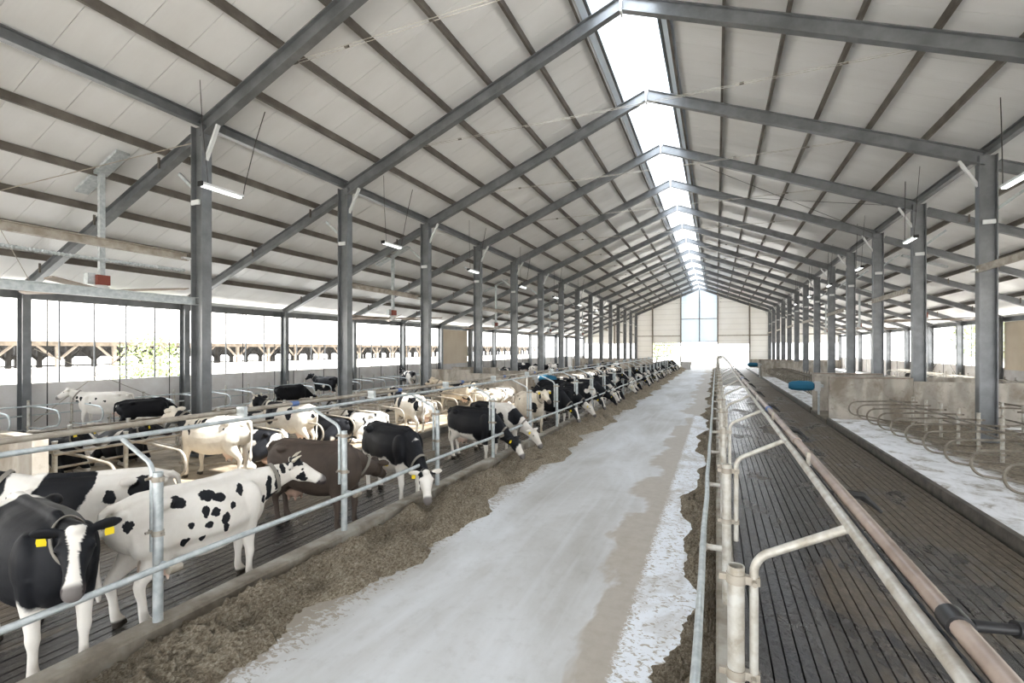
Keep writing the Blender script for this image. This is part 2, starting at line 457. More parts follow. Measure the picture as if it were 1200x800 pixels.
# heaps of feed against the kerbs
def heap(label, x_in, x_out_fn, y0, y1, h, seed, sign):
    rnd = np.random.RandomState(seed)
    ys = [y0]
    while ys[-1] < y1: ys.append(ys[-1] + max(.05, .012*abs(ys[-1])))
    nx = 22
    waves = [(rnd.uniform(.5, 5), rnd.uniform(.5, 6), rnd.uniform(0, 6.28), rnd.uniform(.4, 1)) for _ in range(26)]
    dents = [(rnd.uniform(.18, .60), y0+1.15*i+rnd.uniform(-.4, .4), rnd.uniform(.20, .38)) for i in range(int((y1-y0)/1.15))]
    dn = np.array(dents)
    m = MB()
    for y in ys:
        xo = x_out_fn(y)+rnd.randn()*.03*min(1.0, 5.0/max(1.0, abs(y)))
        for i in range(nx):
            t = i/(nx-1); x = x_in+(xo-x_in)*t
            w = sum(a*math.sin(kx*x*2+ky*y*.9+p) for kx, ky, p, a in waves)/7.0
            z = h*(.30+.70*math.sin(min(1, t*1.9+.12)*math.pi/2)**2)*(1-t**2.2)*(.72+.50*w)+.03*(1-t**6)
            d2 = ((x-(x_in+(xo-x_in)*dn[:,0]))/dn[:,2])**2+((y-dn[:,1])/(dn[:,2]*1.2))**2
            k = float(np.exp(-d2).sum())
            z *= max(.12, 1-.8*k); z += .028*rnd.randn()*(1-t**4)
            z = max(z, .016) if i < nx-1 else -.01
            m.v.append((x+rnd.randn()*.008*(0 < i), y+rnd.randn()*.008, z))
    for a in range(len(ys)-1):
        for i in range(nx-1):
            b = a*nx+i; m.f.append((b, b+1, b+nx+1, b+nx))
    o = put('feed_heap', m.mesh('feed_heap', True), MAT['feed']); o['kind'] = 'stuff'
    o['label'] = label; o['category'] = 'feed'
    for p in o.data.polygons: p.use_smooth = True
    return o
heap('chopped brown feed heaped along the kerb before the eating cows', FEED_L+.13,
     lambda y: -4.55+.20*math.sin(y*.9+1)+.13*math.sin(y*2.3)+.08*math.sin(y*5.1), YA, 91.0, .47, 3, 1)
heap('chopped brown feed along the kerb of the empty alley', FEED_R-.12,
     lambda y: -.50+.16*math.sin(y*.8+2.2)+.10*math.sin(y*2.1)+.05*math.sin(y*4.7), YA, 90.0, .17, 5, -1)

# roof: two slopes of insulated sheets, one per metre, and the outer skin
ceil = struct(put('ceiling', None), 'gabled roof of pale insulated sheets on steel purlins', 'roof')
SKH = .98
def slope_pt(side, x_off, dz):
    x = RX+side*x_off
    return Vector((x, 0, zr(x)+dz))
dzp = .22/math.cos(ang)+.24
for side in (-1, 1):
    a = slope_pt(side, SKH, dzp); b = slope_pt(side, HO+1.2, dzp)
    m = MB(); nrm = Vector((side*math.sin(ang), 0, math.cos(ang)))
    for y in (-.494, .494):
        for p in (a, b, b+nrm*.10, a+nrm*.10): m.v.append((p.x, y, p.z))
    m.f += [(0,1,2,3), (7,6,5,4), (0,4,5,1), (1,5,6,2), (2,6,7,3), (3,7,4,0)]
    me = m.mesh('roof_sheet'); me.materials.append(MAT['roof'])
    y = YA-.5
    while y < YB+.4:
        put('roof_sheet', me, None, ceil, (0, y+.5, 0)); y += 1.0
    m = MB(); a2, b2 = a+nrm*.105, b+nrm*.105
    for yy in (YA-.5, YB+.5):
        for p in (a2, b2, b2+nrm*.03, a2+nrm*.03): m.v.append((p.x, yy, p.z))
    m.f += [(0,1,2,3), (7,6,5,4), (0,4,5,1), (1,5,6,2), (2,6,7,3), (3,7,4,0)]
    put('roof_skin', m.mesh('roof_skin'), MAT['purlin'], ceil)

# ridge light
rl = struct(put('window_1', None), 'long glazed ridge light running the length of the roof', 'skylight')
zc = zr(RX-SKH)+dzp
for side in (-1, 1):
    put('upstand', MB().box((RX+side*(SKH+.02), (YA+YB)/2, zc+.14), (.06, YB-YA+1, .46)).mesh('upstand'), MAT['daylight_sheet'], rl)
    put('edge_rail', MB().box((RX+side*(SKH+.07), (YA+YB)/2, zc-.02), (.10, YB-YA+1, .14)).mesh('edge_rail'), MAT['steel'], rl)
    put('edge_sheet', MB().box((RX+side*(SKH+.30), (YA+YB)/2, zr(RX+side*(SKH+.30))+dzp-.025), (.40, YB-YA, .015), 0, side*ang).mesh('edge_sheet'), MAT['daylight_sheet'], rl)
m = MB(); z1, z2 = zc+.36, zc+.62; L = 1.96
for y in (-L/2, L/2):
    for x, z in ((-SKH-.1, z1), (0, z2), (SKH+.1, z1), (SKH+.1, z1+.012), (0, z2+.012), (-SKH-.1, z1+.012)): m.v.append((RX+x, y, z))
m.f += [(0,1,4,5), (1,2,3,4), (6,11,10,7), (7,10,9,8), (0,6,7,1), (1,7,8,2), (3,9,10,4), (4,10,11,5), (0,5,11,6), (2,8,9,3)]
pm = m.mesh('pane'); pm.materials.append(MAT['pane'])
bm_ = MB().tube([(RX-SKH-.1, 0, z1-.02), (RX, 0, z2-.02), (RX+SKH+.1, 0, z1-.02)], .022, 6).mesh('glazing_bar'); bm_.materials.append(MAT['pale_plate'])
y = YA
while y < YB:
    put('pane', pm, None, rl, (0, y+1, 0)); put('glazing_bar', bm_, None, rl, (0, y, 0)); y += 2.0

# long walls: low concrete wall, eaves beam, open bays with thin posts
WT = 2.05
nwin = 2
for side, x, nm in ((-1, OL, 'wall_left'), (1, ORR, 'wall_right')):
    w = struct(put(nm, MB().box((x+side*.12, (YA+YB)/2, WT/2), (.22, YB-YA, WT)).mesh(nm), MAT['pale_concrete']),
               'low pale concrete wall under the open %s side of the barn' % ('left' if side < 0 else 'right'), 'wall')
    put('eaves_beam', MB().prof((x, YA, 5.50), (x, YB, 5.50), ibeam(.20, .34)).mesh('eaves_beam'), MAT['steel'], w)
    put('eaves_board', MB().box((x+side*.35, (YA+YB)/2, 5.72), (.04, YB-YA, .30)).mesh('eaves_board'), MAT['pale_plate'], w)
    post = MB().tube([(0,0,WT), (0,0,5.35)], .035, 8).mesh('mullion'); post.materials.append(MAT['steel'])
    thin = MB().tube([(0,0,.35), (0,0,5.35)], .022, 6).mesh('curtain_rod'); thin.materials.append(MAT['wire'])
    for k in range(len(FR)-1):
        ya = FR[k]
        if abs(ya-39.46) < .1:
            put('infill_panel', MB().box((x+side*.02, ya+3, 3.62), (.08, 5.5, 3.4)).mesh('infill_panel'), MAT['tan_panel'], w)
            continue
        wn = struct(put('window_%d' % nwin, None, None, None, (x, ya, 0))); nwin += 1
        wn['label'] = 'open bay in the %s wall, %s from the near end, with thin posts' % ('left' if side < 0 else 'right', nth(k)); wn['category'] = 'window'
        for dy in (1.2, 2.4, 3.6, 4.8): put('mullion', post, None, wn, (side*.10, dy, 0))
        for dy in (.7, 3.2, 5.3): put('curtain_rod', thin, None, wn, (-side*.18, dy, 0))

# far gable wall
wb = struct(put('wall_back', None), 'pale sheeted far gable wall with three open gateways', 'wall')
def gpanel(x0, x1, z0, mat, name='wall_panel', z1=None, y=YB+.12, t=.10):
    m = MB()
    xs = [x0, x1] if not (x0 < RX < x1) else [x0, RX, x1]
    top = [(x, (zr(x)+dzp if z1 is None else z1)) for x in xs]
    pts = [(x0, z0)]+[(x1, z0)]+[p for p in reversed(top)]
    n = len(pts)
    for yy in (y-t/2, y+t/2):
        for px_, pz in pts: m.v.append((px_, yy, pz))
    m.f.append(tuple(range(n))); m.f.append(tuple(reversed(range(n, 2*n))))
    for j in range(n): m.f.append((j, (j+1) % n, n+(j+1) % n, n+j))
    return put(name, m.mesh(name), MAT[mat], wb)
gpanel(OL, -18.2, 4.4, 'gable'); gpanel(-18.2, XL, 4.4, 'gable')
gpanel(XL, -11.05, 5.8, 'gable'); gpanel(XL, -11.05, 1.6, 'gable', z1=5.78)
gpanel(-11.05, -6.0, 5.8, 'gable'); gpanel(-11.05, -6.0, 4.45, 'gable', z1=5.78)
gpanel(-6.0, RX, 8.9, 'daylight_sheet'); gpanel(RX, .25, 8.9, 'daylight_sheet')
gpanel(-6.0, RX, 4.75, 'daylight_sheet', z1=8.85); gpanel(RX, .25, 4.75, 'daylight_sheet', z1=8.85)
gpanel(.25, 5.4, 5.8, 'gable'); gpanel(.25, 5.4, 4.3, 'gable', z1=5.78)
gpanel(5.4, XR, 5.8, 'gable'); gpanel(5.4, XR, 1.6, 'gable', z1=5.78)
gpanel(XR, 13.7, 4.4, 'gable'); gpanel(13.7, ORR, 4.4, 'gable')
for x in (-18.2, -11.05, -6.0, .25, 5.4, 13.7):
    put('gable_post', MB().prof((x, YB-.08, 0), (x, YB-.08, zr(x)+.1), ibeam(.26, .22), (1,0,0)).mesh('gable_post'), MAT['dull_galv'], wb)
put('gable_post', MB().prof((RX, YB-.05, 4.7), (RX, YB-.05, zr(RX)+.1), ibeam(.18, .16), (1,0,0)).mesh('gable_post'), MAT['steel'], wb)
for x0, x1, z in ((XL, -6.0, 5.79), (-6.0, .25, 8.87), (-6.0, .25, 4.70), (.25, XR, 5.79), (-11.05, -6.0, 4.10), (.25, 5.4, 2.9)):
    put('girt', MB().box(((x0+x1)/2, YB+.02, z), (x1-x0, .12, .13)).mesh('girt'), MAT['dull_galv'], wb)
for x0, x1 in ((XL-.1, -11.05), (5.4, XR+.1), (OL, XL), (XR, ORR)):
    put('plinth', MB().box(((x0+x1)/2, YB+.10, .8), (x1-x0, .25, 1.6)).mesh('plinth'), MAT['concrete'], wb)
# near gable, open below
m = MB(); zt = 5.2
pts = [(OL, zt), (ORR, zt), (ORR, zr(ORR)+dzp), (RX, zr(RX)+dzp), (OL, zr(OL)+dzp)]
for yy in (YA-.15, YA-.05):
    for a_, b_ in pts: m.v.append((a_, yy, b_))
m.f += [(0,1,2,3,4), (9,8,7,6,5)]+[(j, (j+1) % 5, 5+(j+1) % 5, 5+j) for j in range(5)]
struct(put('wall_front', m.mesh('wall_front'), MAT['gable']), 'pale gable sheeting above the open near end of the barn', 'wall')
# ------------------------------------------------------------------ steel frames
def shaft_mesh(nm, h, w, d):
    me = MB().prof((0,0,0), (0,0,h), ibeam(w, d, .032, .03), (1,0,0)).mesh(nm); me.materials.append(MAT['steel']); return me
nave_shaft = shaft_mesh('column_shaft', zr(XL)+.12, .30, .50)
out_shaft = shaft_mesh('outer_shaft', zr(OL)-.02, .26, .42)
plate = MB().box((0,0,.25), (.62,.42,.06)).mesh('base_plate'); plate.materials.append(MAT['steel'])
clip = MB().box((0,-.17,7.72), (.34,.05,.14)).mesh('cable_clip'); clip.materials.append(MAT['pale_plate'])
knee = {s: MB().prof((-s*.22,0,9.0), (-s*.75,0,9.95), [(-.04,-.05),(.04,-.05),(.04,.05),(-.04,.05)], (0,1,0)).mesh('knee_brace') for s in (-1, 1)}
for k_ in knee.values(): k_.materials.append(MAT['pale_plate'])
lbr = {s: MB().prof((s*.26,0,8.15), (s*1.0,0,8.75), cbeam(.07,.09,.012)).mesh('lamp_bracket') for s in (-1, 1)}
for k_ in lbr.values(): k_.materials.append(MAT['galv'])
cap = MB().box((0,0,zr(OL)-.06), (.5,.32,.06)).mesh('cap_plate'); cap.materials.append(MAT['steel'])
for i, y in enumerate(FR[1:]):
    for side, x, sd in ((-1, XL, 'left'), (1, XR, 'right')):
        vis = i-2 if side < 0 else i-4
        if i == len(FR)-2: lb = 'grey steel column where the %s inner row meets the far gable' % sd
        elif vis >= 0: lb = '%s grey steel column of the %s inner row, counted from the camera' % (nth(vis), sd)
        else: lb = 'grey steel column of the %s inner row beside the camera, bay %s' % (sd, nth(i))
        c = root('steel_column', lb, 'column', (x, y, 0), 0, 'inner columns of the %s row' % sd)
        put('shaft', nave_shaft, None, c); put('base_plate', plate, None, c)
        put('cable_clip', clip, None, c); put('knee_brace', knee[side], None, c); put('lamp_bracket', lbr[side], None, c)
    for side, x, sd in ((-1, OL, 'left'), (1, ORR, 'right')):
        vis = i-2 if side < 0 else i-6
        if i == len(FR)-2: lb = 'steel outer column at the far corner of the open %s side' % sd
        elif vis >= 0: lb = '%s slim steel outer column along the open %s side, counted from camera' % (nth(vis), sd)
        else: lb = 'slim steel outer column of the open %s side near the camera, bay %s' % (sd, nth(i))
        c = root('outer_column', lb, 'column', (x-side*.22, y, 0), 0, 'outer columns of the %s side' % sd)
        put('shaft', out_shaft, None, c); put('base_plate', plate, None, c); put('cap_plate', cap, None, c)

rb = {}
for side in (-1, 1):
    me = MB().prof((RX, 0, zr(RX)), (RX+side*(HN-.0), 0, zr(RX+side*HN)), ibeam(.24, .44, .03, .025)).mesh('rafter_beam'); me.materials.append(MAT['steel'])
    ae = MB().prof((RX+side*(HN+.28), 0, zr(RX+side*(HN+.28))-.12), (RX+side*(HO-.1), 0, zr(RX+side*(HO-.1))-.12), ibeam(.22, .34, .028, .022)).mesh('aisle_beam'); ae.materials.append(MAT['steel'])
    rb[side] = (me, ae)
rp = MB().box((RX, 0, zr(RX)-.02), (.06, .34, .62)).mesh('ridge_plate'); rp.materials.append(MAT['pale_plate'])
cle = MB().box((0,0,0), (.05,.06,.34)).mesh('purlin_cleat'); cle.materials.append(MAT['purlin'])
tie = MB()
for dy in (-.05, .05): tie.tube([(-11.1, .34+dy, 11.32), (RX, .34+dy, 11.30), (5.5, .34+dy, 11.32)], .008, 6)
tie = tie.mesh('tie_rod'); tie.materials.append(MAT['cream_tube'])
tb = MB().tube([(-.06,.34,11.32),(.06,.34,11.32)], .04, 8).mesh('turnbuckle'); tb.materials.append(MAT['purlin'])
for i, y in enumerate(FR):
    where = 'over the far gable' if i == len(FR)-1 else ('%s frame from the camera' % nth(i-3) if i > 2 else 'bay %s behind the camera' % nth(i))
    r = root('gable_rafter', 'pair of grey steel rafters meeting at the ridge, '+where, 'rafter', (0, y, 0), 0, 'ridge rafters')
    put('beam', rb[-1][0], None, r); put('beam', rb[1][0], None, r); put('ridge_plate', rp, None, r)
    if 2 < i < len(FR)-1:
        t = root('tie_rod', 'thin double tie rod slung across the nave under the rafters, '+where, 'tie rod', (0, y, 0), 0, 'tie rods under the ridge rafters')
        rd = put('rod', tie, None, t)
        for x in (-11.1, -10.7, -8.9, -6.3, .7, 3.3, 5.1, 5.5): put('turnbuckle', tb, None, rd, (x, 0, 0))
    for side, sd in ((-1, 'left'), (1, 'right')):
        a = root('aisle_rafter', 'grey steel rafter sloping down to the %s eaves, %s' % (sd, where), 'rafter', (0, y, 0), 0, 'rafters of the %s aisle' % sd)
        put('beam', rb[side][1], None, a)
        for k in (1, 3, 5):
            x = RX+side*(HN+1.737*k); put('purlin_cleat', cle, None, a, (x, -.16, zr(x)-.05))

PO = [1.35+1.663*k for k in range(6)]+[HN]+[HN+1.737*k for k in range(1, 6)]
for side, sd in ((-1, 'left'), (1, 'right')):
    for k, off in enumerate(PO):
        x = RX+side*off; z = zr(x)+.22/math.cos(ang)+.115
        big = abs(off-HN) < .01
        pr_ = cbeam(.09, .23, .014) if not big else ibeam(.20, .30)
        pr_ = [(a*side, h) for a, h in pr_]
        me = MB().prof((x, YA-.3, z-(.06 if big else 0)), (x, YB+.1, z-(.06 if big else 0)), pr_).mesh('purlin')
        lb = 'heavy steel beam running along the tops of the %s inner columns' % sd if big else '%s thin steel purlin below the ridge light on the %s roof slope' % (nth(k), sd)
        tag(put('purlin', me, MAT['steel' if big else 'purlin']), lb, 'beam' if big else 'purlin', None if big else 'purlins of the %s slope' % sd)

# horizontal struts between inner columns, every other bay
sm_ = MB().prof((0, .2, 6.12), (0, S-.2, 6.12), cbeam(.12, .22, .016)).mesh('strut'); sm_.materials.append(MAT['dull_galv'])
sb_ = MB().box((0, S-.12, 6.08), (.16,.5,.05)).mesh('strut_bracket'); sb_.materials.append(MAT['pale_plate'])
for side, x, sd in ((-1, XL, 'left'), (1, XR, 'right')):
    for n_, i in enumerate(range(2, len(FR)-1, 2)):
        r = root('column_strut', 'horizontal steel strut high between two %s inner columns, %s from camera' % (sd, nth(n_)), 'strut', (x-.30, FR[i], 0), 0, 'struts between the %s inner columns' % sd)
        put('bar', sm_, None, r); put('bracket', sb_, None, r)
tag(put('column_strut', MB().prof((XL+.05, 3.6, 4.80), (XL+.05, 9.3, 4.80), cbeam(.16, .22, .016)).mesh('strut_low'), MAT['galv']),
    'long low steel beam ending at the nearest left column', 'strut')
hs_ = MB(); n = 150
hs_.tube([(XL-.35, 3.6+5.6*i/n, 5.72-.04*math.sin(i/n*math.pi)) for i in range(n+1)], [.05 if i % 2 else .035 for i in range(n+1)], 8)
tag(put('ribbed_hose', hs_.mesh('ribbed_hose'), MAT['galv']), 'pale ribbed hose strung beside the nearest left column', 'hose')

# bracing wires
def wire(label, pts, r=.012, mat='wire'):
    return tag(put('bracing_wire', MB().tube(pts, r, 6).mesh('bracing_wire'), MAT[mat]), label, 'wire')
wire('rusty crossed brace rising to the right in the first open left bay', [(OL+.35, 9.7, .6), (OL+.35, 15.2, 5.2)], .016, 'dull_galv')
wire('rusty crossed brace falling to the right in the first open left bay', [(OL+.35, 9.7, 3.4), (OL+.35, 15.2, .5)], .016, 'dull_galv')
wire('thin brace wire under the left aisle roof running to the nearest column', [(-23.5, 3.6, 5.9), (XL-.2, 9.3, 9.5)], .012, 'dull_galv')
wire('thin brace wire crossing the left aisle away from the nearest column', [(XL-.2, 3.6, 9.5), (-23.5, 9.3, 5.9)], .012, 'dull_galv')
wire('thin diagonal wire under the right roof slope between far frames', [(XR-.3, 33.2, 10.0), (RX+2, 27.6, 13.3)])
wire('thin diagonal wire crossing the right roof slope towards the far column', [(XR-.3, 27.6, 10.0), (RX+2, 33.2, 13.3)])
wire('thin diagonal wire crossing the open right bay below the eaves', [(ORR-.3, 51.6, 1.0), (ORR-.3, 57.2, 5.2)], .02)
wire('second diagonal wire in the open right bay falling away', [(ORR-.3, 51.6, 5.2), (ORR-.3, 57.2, 1.0)], .02)

# strip lamps hung on wires beside the inner columns
hous = MB().box((0,0,.05), (.16,1.25,.07)).mesh('lamp_housing'); hous.materials.append(MAT['pale_plate'])
diff = MB().box((0,0,-.012), (.12,1.15,.05)).mesh('lamp_diffuser'); diff.materials.append(MAT['lamp'])
endc = MB().box((0,-.62,.03), (.17,.05,.13)).mesh('lamp_end'); endc.materials.append(MAT['hose'])
for side, x, sd in ((-1, -13.0, 'left'), (1, 7.4, 'right')):
    for n_, y in enumerate((9.3, 17.1, 24.7, 32.4, 40.2, 48.0, 55.7)):
        if side > 0 and n_ == 0: continue
        zt = zr(x)+.35-7.9
        r = root('strip_lamp', 'lit strip lamp hung on wires beside the %s inner columns, %s from camera' % (sd, nth(n_ if side < 0 else n_-1)), 'lamp', (x, y, 7.9), 0, 'strip lamps of the %s row' % sd)
        put('housing', hous, None, r); put('diffuser', diff, None, r); put('end_cap', endc, None, r)
        put('hanging_wire', MB().tube([(0,-.4,.08), (.05,-.6,zt*.6), (.1,-.7,zt)], .010, 5).mesh('hanging_wire'), MAT['wire'], r)
        put('hanging_wire', MB().tube([(0,.5,.08), (0,.66,.0), (.02,.7,.35), (.12,1.0,zt*.65), (.2,1.25,zt)], .014, 5).mesh('hanging_wire'), MAT['wire'], r)

# big slow ceiling fans
blade = MB(); outl = [(.18,-.06),(.5,-.10),(3.0,-.085),(3.0,.085),(.5,.10),(.18,.06)]
for dz in (0, .03):
    for a, b_ in outl: blade.v.append((a, b_, dz+b_*.35))
blade.f += [(0,1,2,3,4,5), (11,10,9,8,7,6)]+[(j, (j+1) % 6, 6+(j+1) % 6, 6+j) for j in range(6)]
blade = blade.mesh('fan_blade'); blade.materials.append(speckled('fan_blade', (.33,.25,.20), (.50,.44,.38), 2, .5))
hub = MB().tube([(0,0,-.1),(0,0,.12)], .2, 16).tube([(0,0,.10),(0,0,.22)], [.2,.1], 16).mesh('fan_hub'); hub.materials.append(MAT['pale_plate'])
mot = MB().box((0,0,.32), (.28,.34,.30)).mesh('fan_motor'); mot.materials.append(MAT['red_motor'])
gear = MB().box((-.1,-.26,.34), (.22,.2,.34)).mesh('gear_box'); gear.materials.append(MAT['galv'])
for side, x, sd in ((-1, -17.5, 'left'), (1, 11.9, 'right')):
    for n_, y in enumerate((8.6, 23.1, 37.4, 52.0, 66.4)):
        if side > 0 and n_ < 2: continue
        zb = 5.2; ht = zr(x)+.3-zb
        r = root('ceiling_fan', 'large slow ceiling fan on a pole over the %s aisle, %s from camera' % (sd, nth(n_ if side < 0 else n_-2)), 'fan', (x, y, zb), 0, 'ceiling fans of the %s aisle' % sd)
        put('pole', MB().box((0,0,.4+(ht-.4)/2), (.14,.14,ht-.4)).mesh('fan_pole'), MAT['galv'], r)
        put('mounting_plate', MB().box((0,0,ht), (2.4,.36,.09), 0, -side*-ang).mesh('mounting_plate'), MAT['galv'], r)
        hb_ = put('hub', hub, None, r); put('motor', mot, None, r); put('gear_box', gear, None, r)
        for k in range(6): put('blade', blade, None, hb_, (0,0,-.02), math.radians(60*k+14))
# ------------------------------------------------------------------ feed fences
PY = [3.46+3.0*k for k in range(-2, 30)]
def arc(c, r, a0, a1, n, u, w):
    c = Vector(c); u = Vector(u); w = Vector(w)
    return [c+u*(r*math.cos(a0+(a1-a0)*i/n))+w*(r*math.sin(a0+(a1-a0)*i/n)) for i in range(n+1)]
def fence_meshes(s):
    """s=-1: arm reaches towards -x (left fence), s=+1: towards +x"""
    post = MB(); n = 20
    ro, ri = .052, .044
    for z, r in ((.20, ro), (1.98, ro), (1.98, ri), (1.75, ri)):
        for j in range(n): post.v.append((r*math.cos(2*math.pi*j/n), r*math.sin(2*math.pi*j/n), z))
    for i in range(3):
        for j in range(n): post.f.append((i*n+j, i*n+(j+1) % n, (i+1)*n+(j+1) % n, (i+1)*n+j))
    post.f.append(tuple(range(n))); post.f.append(tuple(3*n+j for j in range(n)))
    tw = .105
    arm = MB(); pts = [(s*tw, 0, 1.05), (s*tw, 0, 1.93)]
    pts += [tuple(p) for p in arc((s*(tw+.16), 0, 1.95), .16, math.pi, math.pi*.62, 7, (s,0,0), (0,0,1))]
    pts += [(s*(.69 if s < 0 else .61), 0, 2.31)]
    arm.tube(pts, .027, 12)
    cols = []
    for z in (1.90, 1.28):
        col = MB()
        col.tube([(0,0,z-.03),(0,0,z+.03)], .061, 14)
        col.box((s*.06, 0, z), (.16, .05, .05)); col.box((-s*.078, 0, z), (.05, .03, .04))
        col.tube([(s*.105, -.075, z), (s*.105, .075, z)], .016, 8)
        cols.append(col)
    stub = MB().tube([(s*.02, .02, .92), (-s*.30, .02, .92)], .036, 12)
    sc_ = MB().tube([(-s*.27-.0, -.055, .92), (-s*.27, .085, .92)], .05, 10)
    return [(post.mesh('post', True), 'g'), (arm.mesh('arm', True), 'g'), (cols[0].mesh('clamp', True), 'c'), (cols[1].mesh('clamp', True), 'c'), (stub.mesh('stub', True), 'g'), (sc_.mesh('clamp_ring', True), 'c')]
for s, xf, key, nm, first in ((-1, FEED_L, 'galv', 'left feed fence', 0), (1, FEED_R, 'cream_tube', 'right feed fence', 0)):
    ms = fence_meshes(s)
    for me, k in ms: me.materials.append(MAT[key] if k == 'g' else MAT['dull_galv'])
    for i, y in enumerate(PY):
        v = i-2
        lb = 'steel post with bent arm on the %s, %s from camera' % (nm, nth(v)) if v >= 0 else 'steel post with bent arm on the %s behind the camera, bay %s' % (nm, nth(i))
        r = root('feed_fence_post', lb, 'post', (xf, y, 0), 0, 'posts of the '+nm)
        pp = put('post', ms[0][0], None, r); put('arm', ms[1][0], None, r)
        put('clamp', ms[2][0], None, pp); put('clamp', ms[3][0], None, pp)
        st_ = put('stub', ms[4][0], None, r); put('clamp_ring', ms[5][0], None, st_)
    # rails
    ARM = .70 if s < 0 else .62
    xr_ = xf-s*.27; xa = xf+s*ARM; xb = xf+s*(ARM+(.085 if s > 0 else .19))
    sd = 'left' if s < 0 else 'right'
    def rail(name, x, z, r, mat, label, jit=.0, y1=91.5):
        pts = [(x+random.uniform(-jit, jit), yy, z+random.uniform(-jit, jit)) for yy in [PY[0]-1+1.5*i for i in range(int((y1-PY[0]+1)/1.5)+1)]]
        return tag(put(name, MB().tube(pts, r, 12).mesh(name, True), MAT[mat]), label, 'rail')
    rail('feed_rail', xr_, .98, .036, 'galv', 'long galvanised tube rail along the %s feed kerb' % sd, .012)
    rail('neck_rail', xa, 2.33, .031, 'cream_tube' if s > 0 else 'galv', 'long pale tube carried by the bent arms of the %s fence' % sd, .004, 85.0)
    pr2 = root('water_pipe', 'long brown pipe with couplings beside the pale tube of the %s fence' % sd, 'pipe', (xb, 0, 2.375 if s > 0 else 2.44))
    pts = [(0, yy, 0) for yy in (PY[0]-1, 20, 50, 85)]
    put('pipe', MB().tube(pts, .036, 14).mesh('pipe', True), MAT['brown_pipe' if s > 0 else 'dull_galv'], pr2)
    cm = MB().tube([(0,-.12,0),(0,.12,0)], .044, 14).mesh('coupling', True)
    cm.materials.append(MAT['blue_band'] if s < 0 else MAT['brown_pipe'])
    cb = MB().tube([(0,-.07,0),(0,.07,0)], .048, 14).mesh('coupling_blue', True); cb.materials.append(MAT['blue_band'])
    hk = MB().box((-s*(.045 if s > 0 else .12), 0, .0), (.03 if s > 0 else .16, .06, .15)).mesh('pipe_bracket'); hk.materials.append(MAT['cream_tube' if s > 0 else 'galv'])
    dn = MB().tube([(0,0,-.04), (s*.16,.02,-.05), (s*.28,.03,-.16)], [.03,.028,.012], 8).mesh('spray_nozzle', True); dn.materials.append(MAT['hose'])
    for i, y in enumerate(PY[2:-2]):
        put('pipe_bracket', hk, None, pr2, (0, y+1.65, 0))
        put('coupling', cb if (i % 3 == 1 or s < 0) else cm, None, pr2, (0, y+2.75, 0))
        put('spray_nozzle', dn, None, pr2, (0, y+.75, 0))
# braided hose between the two tubes of the right fence
h = MB(); n = 420
for ph in (0, math.pi*2/3, math.pi*4/3):
    h.tube([(FEED_R+.664+.010*math.cos(i*.9+ph), 1.2+i*.055, 2.322+.010*math.sin(i*.9+ph)) for i in range(n)], .006, 5)
tag(put('braided_hose', h.mesh('braided_hose', True), MAT['hose']), 'thin black braided hose between the two tubes of the right fence', 'hose')
cl = root('pipe_clamp', 'black plastic clamp with a knobbed arm on the near brown pipe', 'clamp', (FEED_R+.705, 2.30, 2.375))
put('band', MB().tube([(0,-.05,0),(0,.05,0)], .047, 16).mesh('band', True), MAT['black_plastic'], cl)
put('arm', MB().tube([(.05,0,0),(.20,.03,.0),(.42,.08,-.02)], [.022,.018,.015], 10).mesh('arm', True), MAT['black_plastic'], cl)
put('knob', MB().tube([(.18,.03,.0),(.26,.05,-.01)], .032, 10).mesh('knob', True), MAT['black_plastic'], cl)
put('knob', MB().tube([(.42,.08,-.02),(.48,.10,-.02)], .03, 10).mesh('knob', True), MAT['black_plastic'], cl)

# ------------------------------------------------------------------ cubicles
def loop_mesh(s):
    """divider loop; tip at local x=0, bed runs towards s*x"""
    t = MB(); pts = [(s*2.35, 0, 1.22), (s*1.2, 0, 1.22), (s*.32, 0, 1.16)]
    pts += [tuple(p) for p in arc((s*.30, 0, .87), .29, math.pi/2, math.pi*1.5, 10, (s,0,0), (0,0,1))]
    pts += [(s*.7, 0, .54), (s*1.3, 0, .42), (s*2.0, 0, .40), (s*2.35, 0, .42)]
    return t.tube(pts, .030, 10).mesh('loop', True)
def stall_row(s, x_tip, ys, mat, side_word, group):
    lm = loop_mesh(s); lm.materials.append(MAT[mat])
    pm_ = MB().tube([(s*2.20,0,.15),(s*2.20,0,1.42)], .048, 10).tube([(s*2.20,0,1.42),(s*2.20,0,1.44)], .054, 10).mesh('stall_post', True); pm_.materials.append(MAT['cream_tube'])
    cms = [MB().box((s*2.20,0,z), (.13,.12,.07)).mesh('stall_clamp') for z in (1.22, .42)]
    for cm_ in cms: cm_.materials.append(MAT['dull_galv'])
    for i, y in enumerate(ys):
        r = root('cubicle_divider', 'bent tube cubicle divider %s, %s from camera' % (side_word, nth(i)), 'stall divider', (x_tip, y, 0), 0, group)
        put('loop', lm, None, r); pp = put('post', pm_, None, r)
        for cm_ in cms: put('clamp', cm_, None, pp)
    a, b_ = ys[0]-.3, ys[-1]+.4
    for nm, dx, z, rr, w in (('neck rail', 1.55, 1.27, .030, 'upper'), ('head rail', 2.28, .85, .028, 'lower')):
        tag(put('stall_rail', MB().tube([(x_tip+s*dx, a, z), (x_tip+s*dx, (a+b_)/2, z-.01), (x_tip+s*dx, b_, z)], rr, 10).mesh('stall_rail', True), MAT[mat]),
            '%s tube rail tying together the cubicle dividers %s' % (w, side_word), 'rail')
SP = 1.33
def ser(a, b_): return [a+SP*i for i in range(int((b_-a)/SP)+1)]
stall_row(1, 5.20, ser(9.79, 25.6), 'stall_tube', 'over the limed bed nearest right', 'dividers of the near right cubicles')
